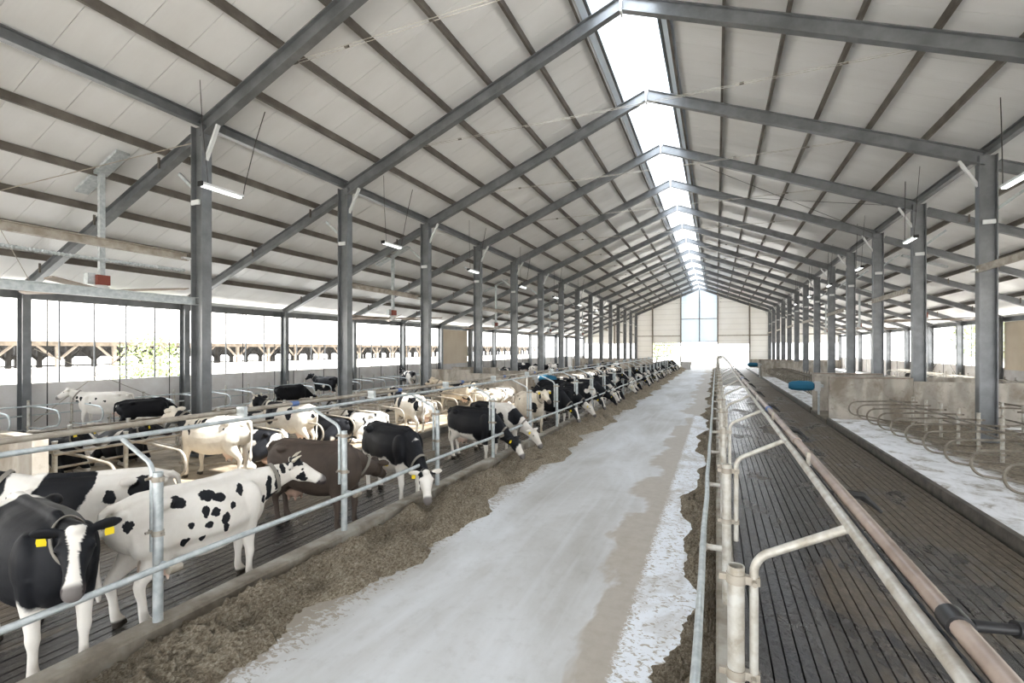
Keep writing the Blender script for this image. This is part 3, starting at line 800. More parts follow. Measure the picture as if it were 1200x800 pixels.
stall_row(-1, 11.9, ser(14.0, 25.6), 'stall_tube', 'behind the near right columns', 'dividers of the back right cubicles')
stall_row(1, 5.20, ser(31.4, 61.0), 'stall_tube', 'over the limed bed beyond the right crossing', 'dividers of the middle right cubicles')
stall_row(-1, -10.70, ser(5.5, 25.6), 'dull_galv', 'behind the near feeding cows', 'dividers of the near left cubicles')
stall_row(1, -17.5, ser(5.5, 25.6), 'dull_galv', 'facing the left aisle beyond the near columns', 'dividers of the back left cubicles')
stall_row(-1, -10.70, ser(31.4, 61.0), 'dull_galv', 'past the left crossing', 'dividers of the middle left cubicles')
stall_row(-1, -21.9, ser(5.5, 40.0), 'galv', 'under the open left wall', 'dividers of the outer left cubicles')
stall_row(1, 16.5, ser(30.0, 62.0), 'cream_tube', 'under the open right wall', 'dividers of the outer right cubicles')

# concrete partition walls on both sides of the cross passages
def partition(label, x0, x1, y, z0, z1, xs=None, zs=None):
    r = root('concrete_partition', label, 'partition', ((x0+x1)/2, y, 0))
    c = (x0+x1)/2
    if xs is None:
        put('slab', MB().box((0, 0, z1/2), (x1-x0, .21, z1)).mesh('partition'), MAT['concrete'], r)
    else:
        put('slab', MB().box(((x0+xs)/2-c, 0, z1/2), (xs-x0, .21, z1)).mesh('partition'), MAT['concrete'], r)
        put('slab', MB().box(((xs+x1)/2-c, -.03, zs/2), (x1-xs, .19, zs)).mesh('partition'), MAT['concrete'], r)
    return r
for n_, (ya, yb) in enumerate(((None, 4.165), (26.1, 30.2), (61.6, 65.6))):
    w = ('nearest to the camera', 'at the middle passage', 'at the far passage')[n_]
    for y, q in ((ya, 'near side'), (yb, 'far side')):
        if y is None: continue
        partition('stained concrete wall closing the left cubicles %s, %s' % (w, q), -17.6, BED_L, y, 0, 2.1 if n_ else 1.95, -14.0 if n_ else None, 1.9)
        if n_: 
            p = partition('stained concrete wall closing the right cubicles %s, %s' % (w, q), BED_R+.1, 11.9, y, 0, 2.12, 7.9, 1.98)
            put('top_pipe', MB().tube([(-3.5, -.13, 1.5), (-3.5, -.13, 2.08), (-.5, -.13, 2.10)], .02, 8).mesh('top_pipe'), MAT['brown_pipe'], p)
# revolving cow brushes on the passage walls
def brush(label, x, y, s):
    r = root('cow_brush', label, 'brush', (x, y, 1.52), 0, 'blue cow brushes')
    b = MB(); n = 26; m_ = 18; rng = random.Random(4)
    prof = [(0,.12),(.06,.21),(.25,.25),(.7,.25),(1.0,.22),(1.12,.14)]
    for a, rr in prof:
        for j in range(n):
            q = rr*(1+rng.uniform(-.06,.06))
            b.v.append((s*a, q*math.cos(2*math.pi*j/n), q*math.sin(2*math.pi*j/n)))
    for i in range(len(prof)-1):
        for j in range(n): b.f.append((i*n+j, i*n+(j+1) % n, (i+1)*n+(j+1) % n, (i+1)*n+j))
    b.f.append(tuple(range(n))); b.f.append(tuple((len(prof)-1)*n+j for j in range(n)))
    put('bristles', b.mesh('bristles', True), MAT['blue_bristle'], r)
    put('drive_box', MB().box((-s*.14, 0, 0), (.24,.34,.46)).mesh('drive_box'), MAT['pale_plate'], r)
    put('bracket', MB().box((-s*.32, .9, .02), (.12, 2.2, .14)).tube([(-s*.2,0,-.2),(-s*.2,0,-1.42)], .05, 8).mesh('bracket'), MAT['galv'], r)
brush('blue cow brush beside the right concrete wall of the middle passage', 4.55, 28.2, -1)
brush('blue cow brush at the far right passage near the gateway', 4.55, 63.6, -1)
brush('blue cow brush above the black cow at the left middle passage', -10.2, 28.2, 1)
# plastic bin by the gateway
bn = root('feed_bin', 'pale plastic bin on the feed table by the far gateway', 'bin', (-4.55, 84.5, 0))
b = MB()
for z, w in ((0,.62),(1.05,.80),(1.12,.86),(1.2,.86)):
    for a, c in ((-1,-1),(1,-1),(1,1),(-1,1)): b.v.append((a*w, c*w, z))
for i in range(3):
    for j in range(4): b.f.append((i*4+j, i*4+(j+1) % 4, (i+1)*4+(j+1) % 4, (i+1)*4+j))
b.f += [(0,1,2,3)]
put('tub', b.mesh('tub'), MAT['white_wash'], bn)
put('lid', MB().box((0,0,1.22), (1.8,1.8,.06)).mesh('lid'), MAT['dull_galv'], bn)
# ------------------------------------------------------------------ cows
def loft(mb, rings, n=16, sub=3, side=(0,1,0), power=2.3):
    """closed skin through rings (centre, half width along side, half height), smooth in between"""
    R = [(Vector(c), w, h) for c, w, h in rings]
    def cr(a, b, c, d, t):
        return .5*((2*b)+(-a+c)*t+(2*a-5*b+4*c-d)*t*t+(-a+3*b-3*c+d)*t*t*t)
    P = []
    for i in range(len(R)-1):
        A = R[max(i-1, 0)]; B = R[i]; C = R[i+1]; D = R[min(i+2, len(R)-1)]
        for k in range(sub):
            t = k/sub
            P.append((cr(A[0], B[0], C[0], D[0], t), max(.004, cr(A[1], B[1], C[1], D[1], t)), max(.004, cr(A[2], B[2], C[2], D[2], t))))
    P.append(R[-1])
    b = len(mb.v); k = len(P); s0 = Vector(side)
    for i, (c, w, h) in enumerate(P):
        t = (P[min(i+1, k-1)][0]-P[max(i-1, 0)][0]).normalized()
        s = (s0-t*s0.dot(t)).normalized(); u = t.cross(s)
        for j in range(n):
            a = 2*math.pi*j/n; ca, sa = math.cos(a), math.sin(a)
            q = 2.0/power
            mb.v.append(tuple(c + s*w*math.copysign(abs(ca)**q, ca) + u*h*math.copysign(abs(sa)**q, sa)))
    for i in range(k-1):
        for j in range(n):
            j2 = (j+1) % n
            mb.f.append((b+i*n+j, b+i*n+j2, b+(i+1)*n+j2, b+(i+1)*n+j))
    mb.f.append(tuple(b+j for j in reversed(range(n))))
    mb.f.append(tuple(b+(k-1)*n+j for j in range(n)))

def sphere(mb, c, r, n=14, m=9):
    c = Vector(c); r = Vector(r) if not isinstance(r, (int, float)) else Vector((r, r, r))
    b = len(mb.v)
    for i in range(1, m):
        p = math.pi*i/m
        for j in range(n):
            a = 2*math.pi*j/n
            mb.v.append((c.x+r.x*math.sin(p)*math.cos(a), c.y+r.y*math.sin(p)*math.sin(a), c.z+r.z*math.cos(p)))
    t = len(mb.v); mb.v.append((c.x, c.y, c.z+r.z)); mb.v.append((c.x, c.y, c.z-r.z))
    for i in range(m-2):
        for j in range(n):
            j2 = (j+1) % n
            mb.f.append((b+i*n+j, b+(i+1)*n+j, b+(i+1)*n+j2, b+i*n+j2))
    for j in range(n):
        j2 = (j+1) % n
        mb.f.append((t, b+j, b+j2)); mb.f.append((t+1, b+(m-2)*n+j2, b+(m-2)*n+j))

POSES = {
    # poll position, head direction, head side twist, lying?
    'alert':  dict(poll=(1.16, 0, 1.52), hd=(.80, 0, -.60)),
    'eat':    dict(poll=(1.36, 0, .72), hd=(.56, 0, -.83)),
    'eat_l':  dict(poll=(1.33, .12, .70), hd=(.46, .22, -.86)),
    'eat_r':  dict(poll=(1.32, -.14, .72), hd=(.52, -.28, -.80)),
    'face':   dict(poll=(1.00, .02, 1.36), hd=(.46, -.18, -.87)),      # head hung in front, turned a little right
    'right':  dict(poll=(1.28, -.06, 1.34), hd=(.66, -.52, -.54)),     # looks to its right
    'left':   dict(poll=(.84, .44, .98), hd=(-.15, .80, -.58)),       # head swung left and low
    'lie':    dict(poll=(1.02, .06, 1.00), hd=(.86, .12, -.42), lie=True),
    'lie_l':  dict(poll=(.98, .20, .98), hd=(.60, .66, -.44), lie=True),
    'rest':   dict(poll=(1.04, .10, .62), hd=(.82, .25, -.48), lie=True),
}

def cow_shape(pose, voxel=.02):
    """one continuous body; returns mesh and the anchor frame of the head"""
    q = POSES[pose]; lie = q.get('lie', False)
    mb = MB()
    dz = -.50 if lie else 0.0
    lw = 1.10 if lie else 1.0
    T = [(-.86,1.22,.09,.11),(-.80,1.19,.18,.20),(-.68,1.14,.25,.29),(-.50,1.08,.285,.345),(-.25,1.01,.315,.405),
         (.05,.975,.355,.44),(.30,.98,.335,.43),(.52,1.01,.275,.405),(.68,1.04,.215,.36),(.80,1.06,.15,.27),(.87,1.07,.07,.14)]
    loft(mb, [((x, 0, z+dz), w*lw, h) for x, z, w, h in T], n=24, sub=4)
    # spine, hook bones, pin bones, withers
    mb.tube([(-.86,0,1.34+dz),(-.6,0,1.405+dz),(-.2,0,1.405+dz),(.2,0,1.40+dz),(.55,0,1.42+dz),(.72,0,1.36+dz)], [.04,.055,.05,.05,.055,.05], 8)
    for s in (-1, 1):
        sphere(mb, (-.46, s*.24, 1.325+dz), (.11,.07,.065))
        sphere(mb, (-.80, s*.12, 1.28+dz), (.06,.06,.06))
        sphere(mb, (.56, s*.20, 1.06+dz), (.17,.10,.26))           # shoulder blade
    P = Vector(q['poll']); hd = Vector(q['hd']).normalized()
    up0 = Vector((0,0,1)) if abs(hd.z) < .97 else Vector((1,0,0))
    hs = up0.cross(hd).normalized(); hu = hd.cross(hs).normalized()
    # neck: deep at the shoulder, tapering to the poll
    n0 = Vector((.56, 0, 1.10+dz)); n3 = P + hd*.04 - hu*.05
    n1 = n0.lerp(n3, .36) + Vector((.02, 0, .02)); n2 = n0.lerp(n3, .70) + Vector((0, 0, .02))
    loft(mb, [(n0,.19,.34),(n1,.135,.25),(n2,.10,.175),(n3,.085,.13)], n=16, sub=4)
    # dewlap
    dl = Vector((0,0,-1))
    mb.tube([n0+Vector((.22,0,-.34)), n1+dl*.24, n2+dl*.15], [.05,.045,.03], 8)
    H = [(-.05,.06,.07),(.02,.105,.115),(.12,.122,.135),(.20,.108,.130),(.30,.078,.100),(.39,.070,.082),(.46,.080,.078),(.52,.070,.062),(.55,.035,.035)]
    loft(mb, [(P+hd*t+hu*((.135-h)*.45), w, h) for t, w, h in H], n=16, sub=3, side=tuple(hs))
    for s in (-1, 1):                                               # ears, brow, nostril
        e0 = P + hs*s*.085 + hu*.055 + hd*.0
        out = (hs*s*.95 - hu*.12 - hd*.15).normalized()
        loft(mb, [(e0,.028,.022),(e0+out*.08,.058,.024),(e0+out*.16,.055,.020),(e0+out*.215,.022,.015)], n=10, sub=3, side=tuple((hd*.6-hu*.8).normalized()))
        sphere(mb, P+hd*.135+hs*s*.098+hu*.075, .038, 8, 6)
    sphere(mb, P+hu*.115+hd*.01, (.07,.07,.05), 10, 6)
    if not lie:
        for s in (-1, 1):
            k = .05*s if pose in ('alert', 'left') else 0.03*s
            loft(mb, [((.60+k*.2,s*.17,.98),.11,.15),((.58+k*.4,s*.175,.80),.092,.12),((.60+k,s*.17,.60),.064,.082),((.62+k,s*.165,.46),.052,.058),((.625+k,s*.165,.40),.054,.056),
                      ((.62+k,s*.162,.30),.037,.042),((.615+k,s*.162,.17),.038,.044),((.63+k,s*.162,.11),.046,.052),((.66+k,s*.162,.05),.052,.066),((.67+k,s*.162,.005),.056,.074)], n=12, sub=3)
            g = -.06*s
            loft(mb, [((-.54,s*.16,1.10),.13,.25),((-.52,s*.185,.92),.12,.24),((-.52+g*.4,s*.185,.76),.095,.175),((-.62+g*.8,s*.175,.62),.066,.10),((-.71+g,s*.17,.52),.048,.068),
                      ((-.715+g,s*.168,.44),.042,.056),((-.695+g,s*.166,.32),.036,.044),((-.68+g,s*.165,.18),.038,.046),((-.665+g,s*.165,.11),.046,.054),((-.64+g,s*.165,.05),.052,.068),((-.63+g,s*.165,.005),.056,.076)], n=12, sub=3)
        # udder and teats
        sphere(mb, (-.40,0,.60), (.20,.155,.145), 14, 9)
        for a, b_ in ((-.47,.07),(-.47,-.07),(-.33,.07),(-.33,-.07)):
            mb.tube([(a,b_,.52),(a,b_,.405)], [.028,.018], 8)
        tail = [(-.84,0,1.36),(-.92,0,1.31),(-.955,.01,1.15),(-.955,.02,.90),(-.945,.03,.68),(-.94,.03,.52),(-.935,.03,.40)]
        mb.tube(tail, [.045,.038,.028,.022,.026,.042,.018], 8)
    else:
        for s in (-1, 1):
            loft(mb, [((.56,s*.20,.52),.12,.17),((.66,s*.25,.30),.09,.11),((.84,s*.26,.14),.062,.062),((.80,s*.25,.075),.048,.05),((.62,s*.23,.06),.042,.045),((.46,s*.22,.06),.05,.05),((.40,s*.22,.06),.045,.05)], n=12, sub=3)
            w = .10 if s > 0 else 0
            loft(mb, [((-.52,s*.20,.55),.17,.25),((-.36,s*(.34+w),.36),.15,.20),((-.20,s*(.43+w),.22),.10,.13),((-.36,s*(.50+w),.11),.065,.075),((-.52,s*(.52+w),.075),.048,.06),((-.30,s*(.56+w),.06),.042,.045),((-.10,s*(.56+w),.06),.05,.05),((-.04,s*(.56+w),.06),.045,.05)], n=12, sub=3)
        sphere(mb, (-.42,.10,.16), (.20,.20,.13), 12, 8)
        mb.tube([(-.84,0,.86),(-.93,.02,.78),(-.97,.06,.55),(-.97,.12,.28),(-.92,.22,.09),(-.80,.34,.06),(-.68,.42,.05)], [.045,.038,.030,.024,.026,.038,.018], 8)
    src = mb.mesh('cow_source')
    o = bpy.data.objects.new('cow_source', src); COL.objects.link(o)
    md = o.modifiers.new('r', 'REMESH'); md.mode = 'VOXEL'; md.voxel_size = voxel; md.use_smooth_shade = True
    sm = o.modifiers.new('s', 'SMOOTH'); sm.factor = .5; sm.iterations = 3
    dg = bpy.context.evaluated_depsgraph_get()
    me = bpy.data.meshes.new_from_object(o.evaluated_get(dg), depsgraph=dg)
    bpy.data.objects.remove(o); bpy.data.meshes.remove(src)
    me.name = 'cow_body_'+pose
    me.shade_smooth()
    # colour zones of the animal itself: muzzle, shins, hoofs, udder, face line
    nv = len(me.vertices); co = np.empty(nv*3, np.float32); me.vertices.foreach_get('co', co); co = co.reshape(-1, 3)
    def smooth(x, a, b):
        t = np.clip((x-a)/(b-a), 0, 1); return t*t*(3-2*t)
    ph = np.array(P); hdv = np.array(hd); huv = np.array(hu); hsv = np.array(hs)
    rel = co-ph; th = rel@hdv; uh = rel@huv; sh = rel@hsv
    inhead = (th > -.06)*(np.abs(sh) < .14)*(np.abs(uh) < .2)
    muzzle = smooth(th, .41, .47)*inhead
    blaze = inhead*(np.abs(sh) < .030+.035*smooth(th, .18, .0)+.03*smooth(th, .30, .46))*(uh > .0)*(th > -.02)
    z = co[:, 2]; x = co[:, 0]
    if lie:
        ud = np.sqrt(((co-np.array([-.42,.10,.16]))/np.array([.24,.24,.17]))**2 @ np.ones(3)) ; udder = 1-smooth(ud, .85, 1.05)
        leg = (1-smooth(z, .12, .2)); hoof = (1-smooth(z, .10, .12))*((x < .46)*(x > .38)+(x > -.10)*(x < 0)*(np.abs(co[:,1]) > .45))
    else:
        ud = np.sqrt((((co-np.array([-.40,0,.56]))/np.array([.22,.165,.19]))**2) @ np.ones(3)); udder = 1-smooth(ud, .85, 1.05)
        leg = 1-smooth(z, .42, .62); hoof = 1-smooth(z, .07, .085)
        if 'eat' in pose: leg = leg*(x < .85); hoof = hoof*(x < .85)
    at = me.color_attributes.new('zone', 'FLOAT_COLOR', 'POINT')
    c4 = np.stack([muzzle, leg, blaze.astype(float), np.clip(hoof, 0, 1)], 1).astype(np.float32)
    at.data.foreach_set('color', c4.ravel())
    a2 = me.attributes.new('udder', 'FLOAT', 'POINT'); a2.data.foreach_set('value', np.clip(udder, 0, 1).astype(np.float32))
    return me, dict(P=P, hd=hd, hu=hu, hs=hs, n2=n2, n1=n1, lie=lie)

def coat(name, white=(.78,.74,.68), dark=(.007,.0075,.010), seed=0.0, amount=.5, scale=1.25, patches=None, blaze=1.0, shins=1.0, dirt=.35, plain=None):
    """procedural hide: patches in the animal's own coordinates, or cellular black and white by noise"""
    m, nt, b = newmat(name)
    oc = coords(nt, 'Object')
    za = nt.nodes.new('ShaderNodeAttribute'); za.attribute_name = 'zone'
    sep = nt.nodes.new('ShaderNodeSeparateColor'); nt.links.new(za.outputs['Color'], sep.inputs['Color'])
    ua = nt.nodes.new('ShaderNodeAttribute'); ua.attribute_name = 'udder'
    wob = noise(nt, 7, 4, .6, oc)
    if plain is not None:
        n = noise(nt, 3, 5, .6, oc)
        base = ramp(nt, n.outputs['Fac'], [(.3, plain), (.75, tuple(c*1.7 for c in plain))]).outputs['Color']
    else:
        if patches is not None:
            add = nt.nodes.new('ShaderNodeVectorMath'); add.operation = 'SCALE'
            nt.links.new(wob.outputs['Color'], add.inputs[0]); add.inputs['Scale'].default_value = .13
            off = nt.nodes.new('ShaderNodeVectorMath'); off.operation = 'ADD'
            nt.links.new(oc, off.inputs[0]); nt.links.new(add.outputs[0], off.inputs[1])
            sh = nt.nodes.new('ShaderNodeVectorMath'); sh.operation = 'SUBTRACT'
            nt.links.new(off.outputs[0], sh.inputs[0]); sh.inputs[1].default_value = (.065,.065,.065)
            cur = None
            for (c, r) in patches:
                s1 = nt.nodes.new('ShaderNodeVectorMath'); s1.operation = 'SUBTRACT'
                nt.links.new(sh.outputs[0], s1.inputs[0]); s1.inputs[1].default_value = c
                s2 = nt.nodes.new('ShaderNodeVectorMath'); s2.operation = 'DIVIDE'
                nt.links.new(s1.outputs[0], s2.inputs[0]); s2.inputs[1].default_value = r
                s3 = nt.nodes.new('ShaderNodeVectorMath'); s3.operation = 'LENGTH'
                nt.links.new(s2.outputs[0], s3.inputs[0])
                cur = s3.outputs['Value'] if cur is None else mathn(nt, 'MINIMUM', cur, s3.outputs['Value'])
            d = mathn(nt, 'SUBTRACT', cur, .96); d = mathn(nt, 'MULTIPLY', d, 14.0, True)
            isdark = mathn(nt, 'SUBTRACT', 1.0, d)
        else:
            mp = nt.nodes.new('ShaderNodeMapping'); mp.inputs['Location'].default_value = (seed*3.7, seed*1.3, seed*2.1)
            nt.links.new(oc, mp.inputs['Vector'])
            n = noise(nt, scale, 2.2, .5, mp.outputs['Vector'], .35)
            lo = .5-(amount-.5)*.38
            isdark = ramp(nt, n.outputs['Fac'], [(lo-.006, (0,0,0)), (lo+.006, (1,1,1))]).outputs['Color']
        hb = nt.nodes.new('ShaderNodeMath')
        nw = mathn(nt, 'MULTIPLY', mathn(nt, 'GREATER_THAN', sep.outputs['Green'], .5), shins)
        isdark = mathn(nt, 'MULTIPLY', isdark, mathn(nt, 'SUBTRACT', 1.0, nw))
        isdark = mathn(nt, 'MULTIPLY', isdark, mathn(nt, 'SUBTRACT', 1.0, mathn(nt, 'MULTIPLY', sep.outputs['Blue'], blaze)))
        # stains where the animal has been lying
        st = noise(nt, 2.2, 5, .65, oc)
        sf = ramp(nt, st.outputs['Fac'], [(.42, (0,0,0)), (.66, (1,1,1))]).outputs['Color']
        wc = mixc(nt, mathn(nt, 'MULTIPLY', sf, dirt), white, (.36,.28,.20))
        base = mixc(nt, isdark, wc, dark)
    base = mixc(nt, mathn(nt, 'MULTIPLY', ua.outputs['Fac'], .75), base, (.62,.42,.33))
    base = mixc(nt, mathn(nt, 'MULTIPLY', sep.outputs['Red'], .85), base, (.05,.038,.038))
    base = mixc(nt, za.outputs['Alpha'], base, (.05,.042,.034))
    nt.links.new(base, b.inputs['Base Color'])
    b.inputs['Roughness'].default_value = .62
    b.inputs['Specular IOR Level'].default_value = .25
    hair = noise(nt, 60, 3, .6, coords(nt, 'Object', (1, 1, .35)))
    lump = noise(nt, 5, 3, .5, oc)
    bump(nt, b, mathn(nt, 'ADD', mathn(nt, 'MULTIPLY', hair.outputs['Fac'], .12), lump.outputs['Fac']), .25, .03)
    return m

COWS = {}
def cow_kit(pose, voxel=.022):
    if (pose, voxel) in COWS: return COWS[(pose, voxel)]
    me, fr = cow_shape(pose, voxel)
    P, hd, hu, hs = fr['P'], fr['hd'], fr['hu'], fr['hs']
    kit = dict(body=me, parts=[])
    for s in (-1, 1):
        e = MB(); sphere(e, P+hd*.15+hs*s*.112+hu*.065, .020, 10, 7)
        kit['parts'].append(('eye', e.mesh('cow_eye', True), 'eye'))
        t = MB(); ear = P + hs*s*.085 + hu*.055; out = (hs*s*.95-hu*.12-hd*.15).normalized()
        c = ear + out*.13 + hd*.04 + hu*.018
        M = Matrix((out, (hd*.6-hu*.8).normalized(), (hu*.8+hd*.6).normalized())).transposed()
        nn = len(t.v)
        outl = [(-.028,-.005),(.028,-.005),(.034,.030),(.030,.070),(-.030,.070),(-.034,.030)]
        for d_ in (-.003, .003):
            for a, b_ in outl: t.v.append(tuple(c + M @ Vector((a, b_, .026+d_))))
        t.f.append((0,1,2,3,4,5)); t.f.append((11,10,9,8,7,6))
        for j in range(6): t.f.append((j, (j+1) % 6, 6+(j+1) % 6, 6+j))
        kit['parts'].append(('ear_tag', t.mesh('cow_ear_tag'), 'tag'))
        h = MB(); h0 = P + hs*s*.065 + hu*.10 - hd*.01
        h.tube([h0, h0+hs*s*.05+hu*.025, h0+hs*s*.085+hu*.075+hd*.01, h0+hs*s*.085+hu*.13+hd*.04], [.028,.026,.019,.006], 10)
        kit['parts'].append(('horn', h.mesh('cow_horn', True), 'horn'))
    cm = MB()
    ax = (fr['n2']-fr['n1']).normalized(); cc = fr['n1'].lerp(fr['n2'], .80)
    s_ = Vector((0,1,0)); s_ = (s_-ax*s_.dot(ax)).normalized(); u_ = ax.cross(s_)
    n = 28
    for w in (-.024, .024):
        for rr in (1.0, 1.05):
            for j in range(n):
                a = 2*math.pi*j/n
                cm.v.append(tuple(cc+ax*w+(s_*math.cos(a)*.128+u_*math.sin(a)*.212)*rr))
    for j in range(n):
        k = (j+1) % n
        for (a, b_) in ((0,1),(3,2),(1,3),(2,0)):
            cm.f.append((a*n+j, a*n+k, b_*n+k, b_*n+j))
    kit['parts'].append(('collar', cm.mesh('cow_collar', True), 'collar'))
    COWS[(pose, voxel)] = kit
    return kit

def cow(label, pose, mat, loc, deg, group, tags=2, horns=False, collar=True, voxel=.022, scale=1.0, eyes=True):
    kit = cow_kit(pose, voxel)
    r = root('cow', label, 'cow', loc, math.radians(deg), group)
    r.scale = (scale,)*3
    b = put('body', kit['body'], None, r)
    if not kit['body'].materials: kit['body'].materials.append(None)
    b.material_slots[0].link = 'OBJECT'; b.material_slots[0].material = mat
    seen = 0
    for nm, me, key in kit['parts']:
        if key == 'tag':
            seen += 1
            if seen > tags: continue
        if key == 'horn' and not horns: continue
        if key == 'collar' and not collar: continue
        if key == 'eye' and not eyes: continue
        put(nm, me, MAT[{'eye':'eye','tag':'yellow_tag','horn':'horn','collar':'collar'}[key]], r)
    return r
# ------------------------------------------------------------------ the herd
GEN = [coat('hide_%d' % i, seed=i*1.7+.4, amount=a, scale=sc_, blaze=bl, dirt=.30)
       for i, (a, sc_, bl) in enumerate(((.62,1.1,1),(.75,1.0,1),(.50,1.3,1),(.85,1.0,0),(.35,1.6,1),(.66,1.4,1),(.92,1.0,1),(.42,1.2,0)))]
BLACK = coat('hide_black', seed=9.1, amount=1.15, scale=.9, blaze=0, shins=.6)
BROWN = coat('hide_brown', plain=(.055,.041,.033))
C_face = coat('hide_blaze_face', patches=[((.1,0,1.1),(.62,1,.60)),((.9,0,1.2),(.55,.6,.62)),((1.1,0,1.3),(.4,.5,.6)),((-.75,-.2,1.1),(.34,.5,.28)),((-.6,.3,1.0),(.5,.3,.5))], blaze=1, dirt=.15)
sp = [((.42,-.3,1.26),(.055,.2,.075)),((.27,-.3,1.12),(.04,.2,.05)),((.12,-.3,1.25),(.075,.2,.055)),((.0,-.3,1.30),(.09,.2,.06)),((-.06,-.3,1.14),(.05,.2,.06)),((.05,-.3,1.10),(.045,.2,.05)),
      ((.17,-.3,1.00),(.055,.2,.08)),((.18,-.3,.88),(.035,.2,.06)),((-.03,-.3,.98),(.055,.2,.04)),((-.20,-.3,1.02),(.035,.2,.04)),((-.32,-.3,1.30),(.10,.2,.07)),((-.78,-.2,1.16),(.04,.2,.06)),
      ((-.28,-.3,.86),(.05,.2,.04)),((-.10,-.3,.84),(.04,.2,.03)),((.88,-.15,1.16),(.045,.3,.16)),((.97,-.12,1.02),(.13,.3,.05)),((1.02,-.12,1.22),(.05,.3,.13)),((.80,-.2,1.02),(.035,.2,.06)),((1.12,-.1,1.36),(.04,.2,.06)),((1.32,-.06,1.42),(.14,.22,.09)),((1.37,-.22,1.20),(.09,.05,.07)),((1.40,-.02,1.2),(.12,.06,.10)),((1.60,-.32,1.06),(.09,.10,.08)),
      ((.3,.3,1.1),(.3,.2,.2)),((-.4,.3,1.2),(.2,.2,.2))]
C_spot = coat('hide_spotted', patches=sp, blaze=0, dirt=.22)
C_patch = coat('hide_big_patches', patches=[((.22,0,1.25),(.30,.7,.36)),((.05,.2,1.35),(.14,.4,.2)),((-.58,.16,1.22),(.14,.2,.16)),((-.27,.3,1.16),(.08,.2,.09)),((1.1,0,1.4),(.3,.4,.3))], blaze=0, dirt=.2)
C_black_w = coat('hide_black_white_chest', patches=[((-.15,0,1.25),(.85,1,.46)),((.55,0,1.15),(.33,1,.40)),((1.0,0,.95),(.36,.5,.32)),((1.35,-.1,.65),(.12,.2,.2))], blaze=1, dirt=.25)
C_streak = coat('hide_streaked', patches=[((.35,.3,1.3),(.03,.3,.10)),((.25,.3,1.28),(.03,.3,.09)),((.48,.3,1.15),(.03,.3,.12)),((.15,.3,1.34),(.06,.3,.05)),((-.45,.2,1.18),(.03,.2,.04)),((-.82,-.06,1.2),(.1,.03,.05)),((.9,0,1.3),(.2,.5,.3))], blaze=0, white=(.80,.74,.64), dirt=.35)
C_rump = coat('hide_rump_marks', patches=[((-.8,-.16,1.18),(.2,.06,.12)),((-.7,.10,1.12),(.3,.06,.09)),((.5,0,1.2),(.3,.6,.4)),((-.2,.3,1.2),(.1,.2,.2)),((1.1,0,1.4),(.3,.3,.3))], blaze=1, white=(.80,.74,.64), dirt=.35)
C_side = coat('hide_side_blots', patches=[((.75,0,1.25),(.30,.6,.30)),((.22,.3,1.20),(.15,.3,.24)),((-.50,.2,1.28),(.22,.3,.10)),((-.76,.1,1.10),(.08,.3,.2)),((1.15,0,1.45),(.1,.3,.2)),((1.3,0,1.3),(.3,.05,.3))], blaze=1, white=(.82,.76,.66), dirt=.25)
C_white = coat('hide_dusty_white', patches=[((.75,-.2,.98),(.13,.25,.18)),((1.05,-.1,1.42),(.09,.25,.1)),((-.2,-.3,1.2),(.06,.2,.04))], blaze=0, white=(.72,.65,.54), dirt=.5)
C_speck = coat('hide_speckled_neck', patches=[((.75,.2,1.2),(.06,.2,.09)),((.9,.2,1.25),(.05,.2,.06)),((.95,.2,1.1),(.1,.2,.05)),((.2,.3,1.2),(.04,.2,.05)),((-.1,.3,1.1),(.05,.2,.04)),((.4,.3,1.0),(.05,.2,.05))], blaze=0, dirt=.2)
FINE, MID = .017, .024
G1 = 'cows standing at the left feed kerb'
cow('black cow with a white face stripe and yellow tags facing the near rail', 'face', C_face, (-6.98, 2.82, 0), -9, G1, 2, False, True, FINE, 1.17)
cow('white cow with many small black spots standing along the near kerb', 'right', C_spot, (-6.50, 4.26, 0), 86, G1, 0, True, True, FINE, 1.12)
cow('white cow with large black back patches behind the spotted cow', 'alert', C_patch, (-8.33, 4.0, 0), 223, G1, 1, False, True, FINE, 1.12)
cow('plain dark brown cow at the kerb beyond the spotted cow', 'left', BROWN, (-7.1, 6.95, 0), 6, G1, 1, False, True, FINE, 1.14)
cow('black cow with white chest and collar eating beside the brown cow', 'eat_r', C_black_w, (-6.85, 9.0, 0), -21, G1, 1, False, True, FINE, 1.16)
cow('mostly black cow eating, second head over the kerb beyond the brown cow', 'eat', coat('hide_black_flank', patches=[((0,0,1.25),(1.0,1,.52)),((.6,0,1.0),(.5,.6,.55)),((1.25,0,.75),(.32,.4,.5))], blaze=0, shins=1), (-6.82, 12.95, 0), -14, G1, 1, False, True, .022, 1.12)
cow('black cow with white speckled shoulders and white face at the kerb', 'eat', coat('hide_speckled_shoulder', patches=[((.2,-.3,1.2),(.12,.3,.12)),((.45,-.3,1.0),(.14,.3,.2)),((-.5,0,1.2),(.5,.8,.4)),((.85,0,1.1),(.2,.4,.25)),((.05,-.3,1.36),(.1,.3,.06))], blaze=1), (-6.82, 14.45, 0), -14, G1, 1, False, True, .022, 1.12)
cow('dusty white cow with raised head looking towards the camera', 'alert', C_white, (-7.05, 18.25, 0), -43, G1, 2, False, True, .022, 1.12)
cow('black cow with narrow white blaze lowering its head past the white cow', 'eat_r', GEN[6], (-6.9, 20.25, 0), -16, G1, 1, False, True, .022, 1.12)
cow('white backed cow with black sides and blaze eating beyond the white cow', 'eat', GEN[1], (-6.88, 21.7, 0), -10, G1, 2, False, True, .022, 1.12)
cow('black and white cow with mottled face low in the feed', 'eat_r', GEN[5], (-6.85, 24.85, 0), -14, G1, 1, False, True, .022, 1.12)
G2 = 'cows eating along the far left feed kerb'
y = 26.3; n_ = 0; rng = random.Random(11)
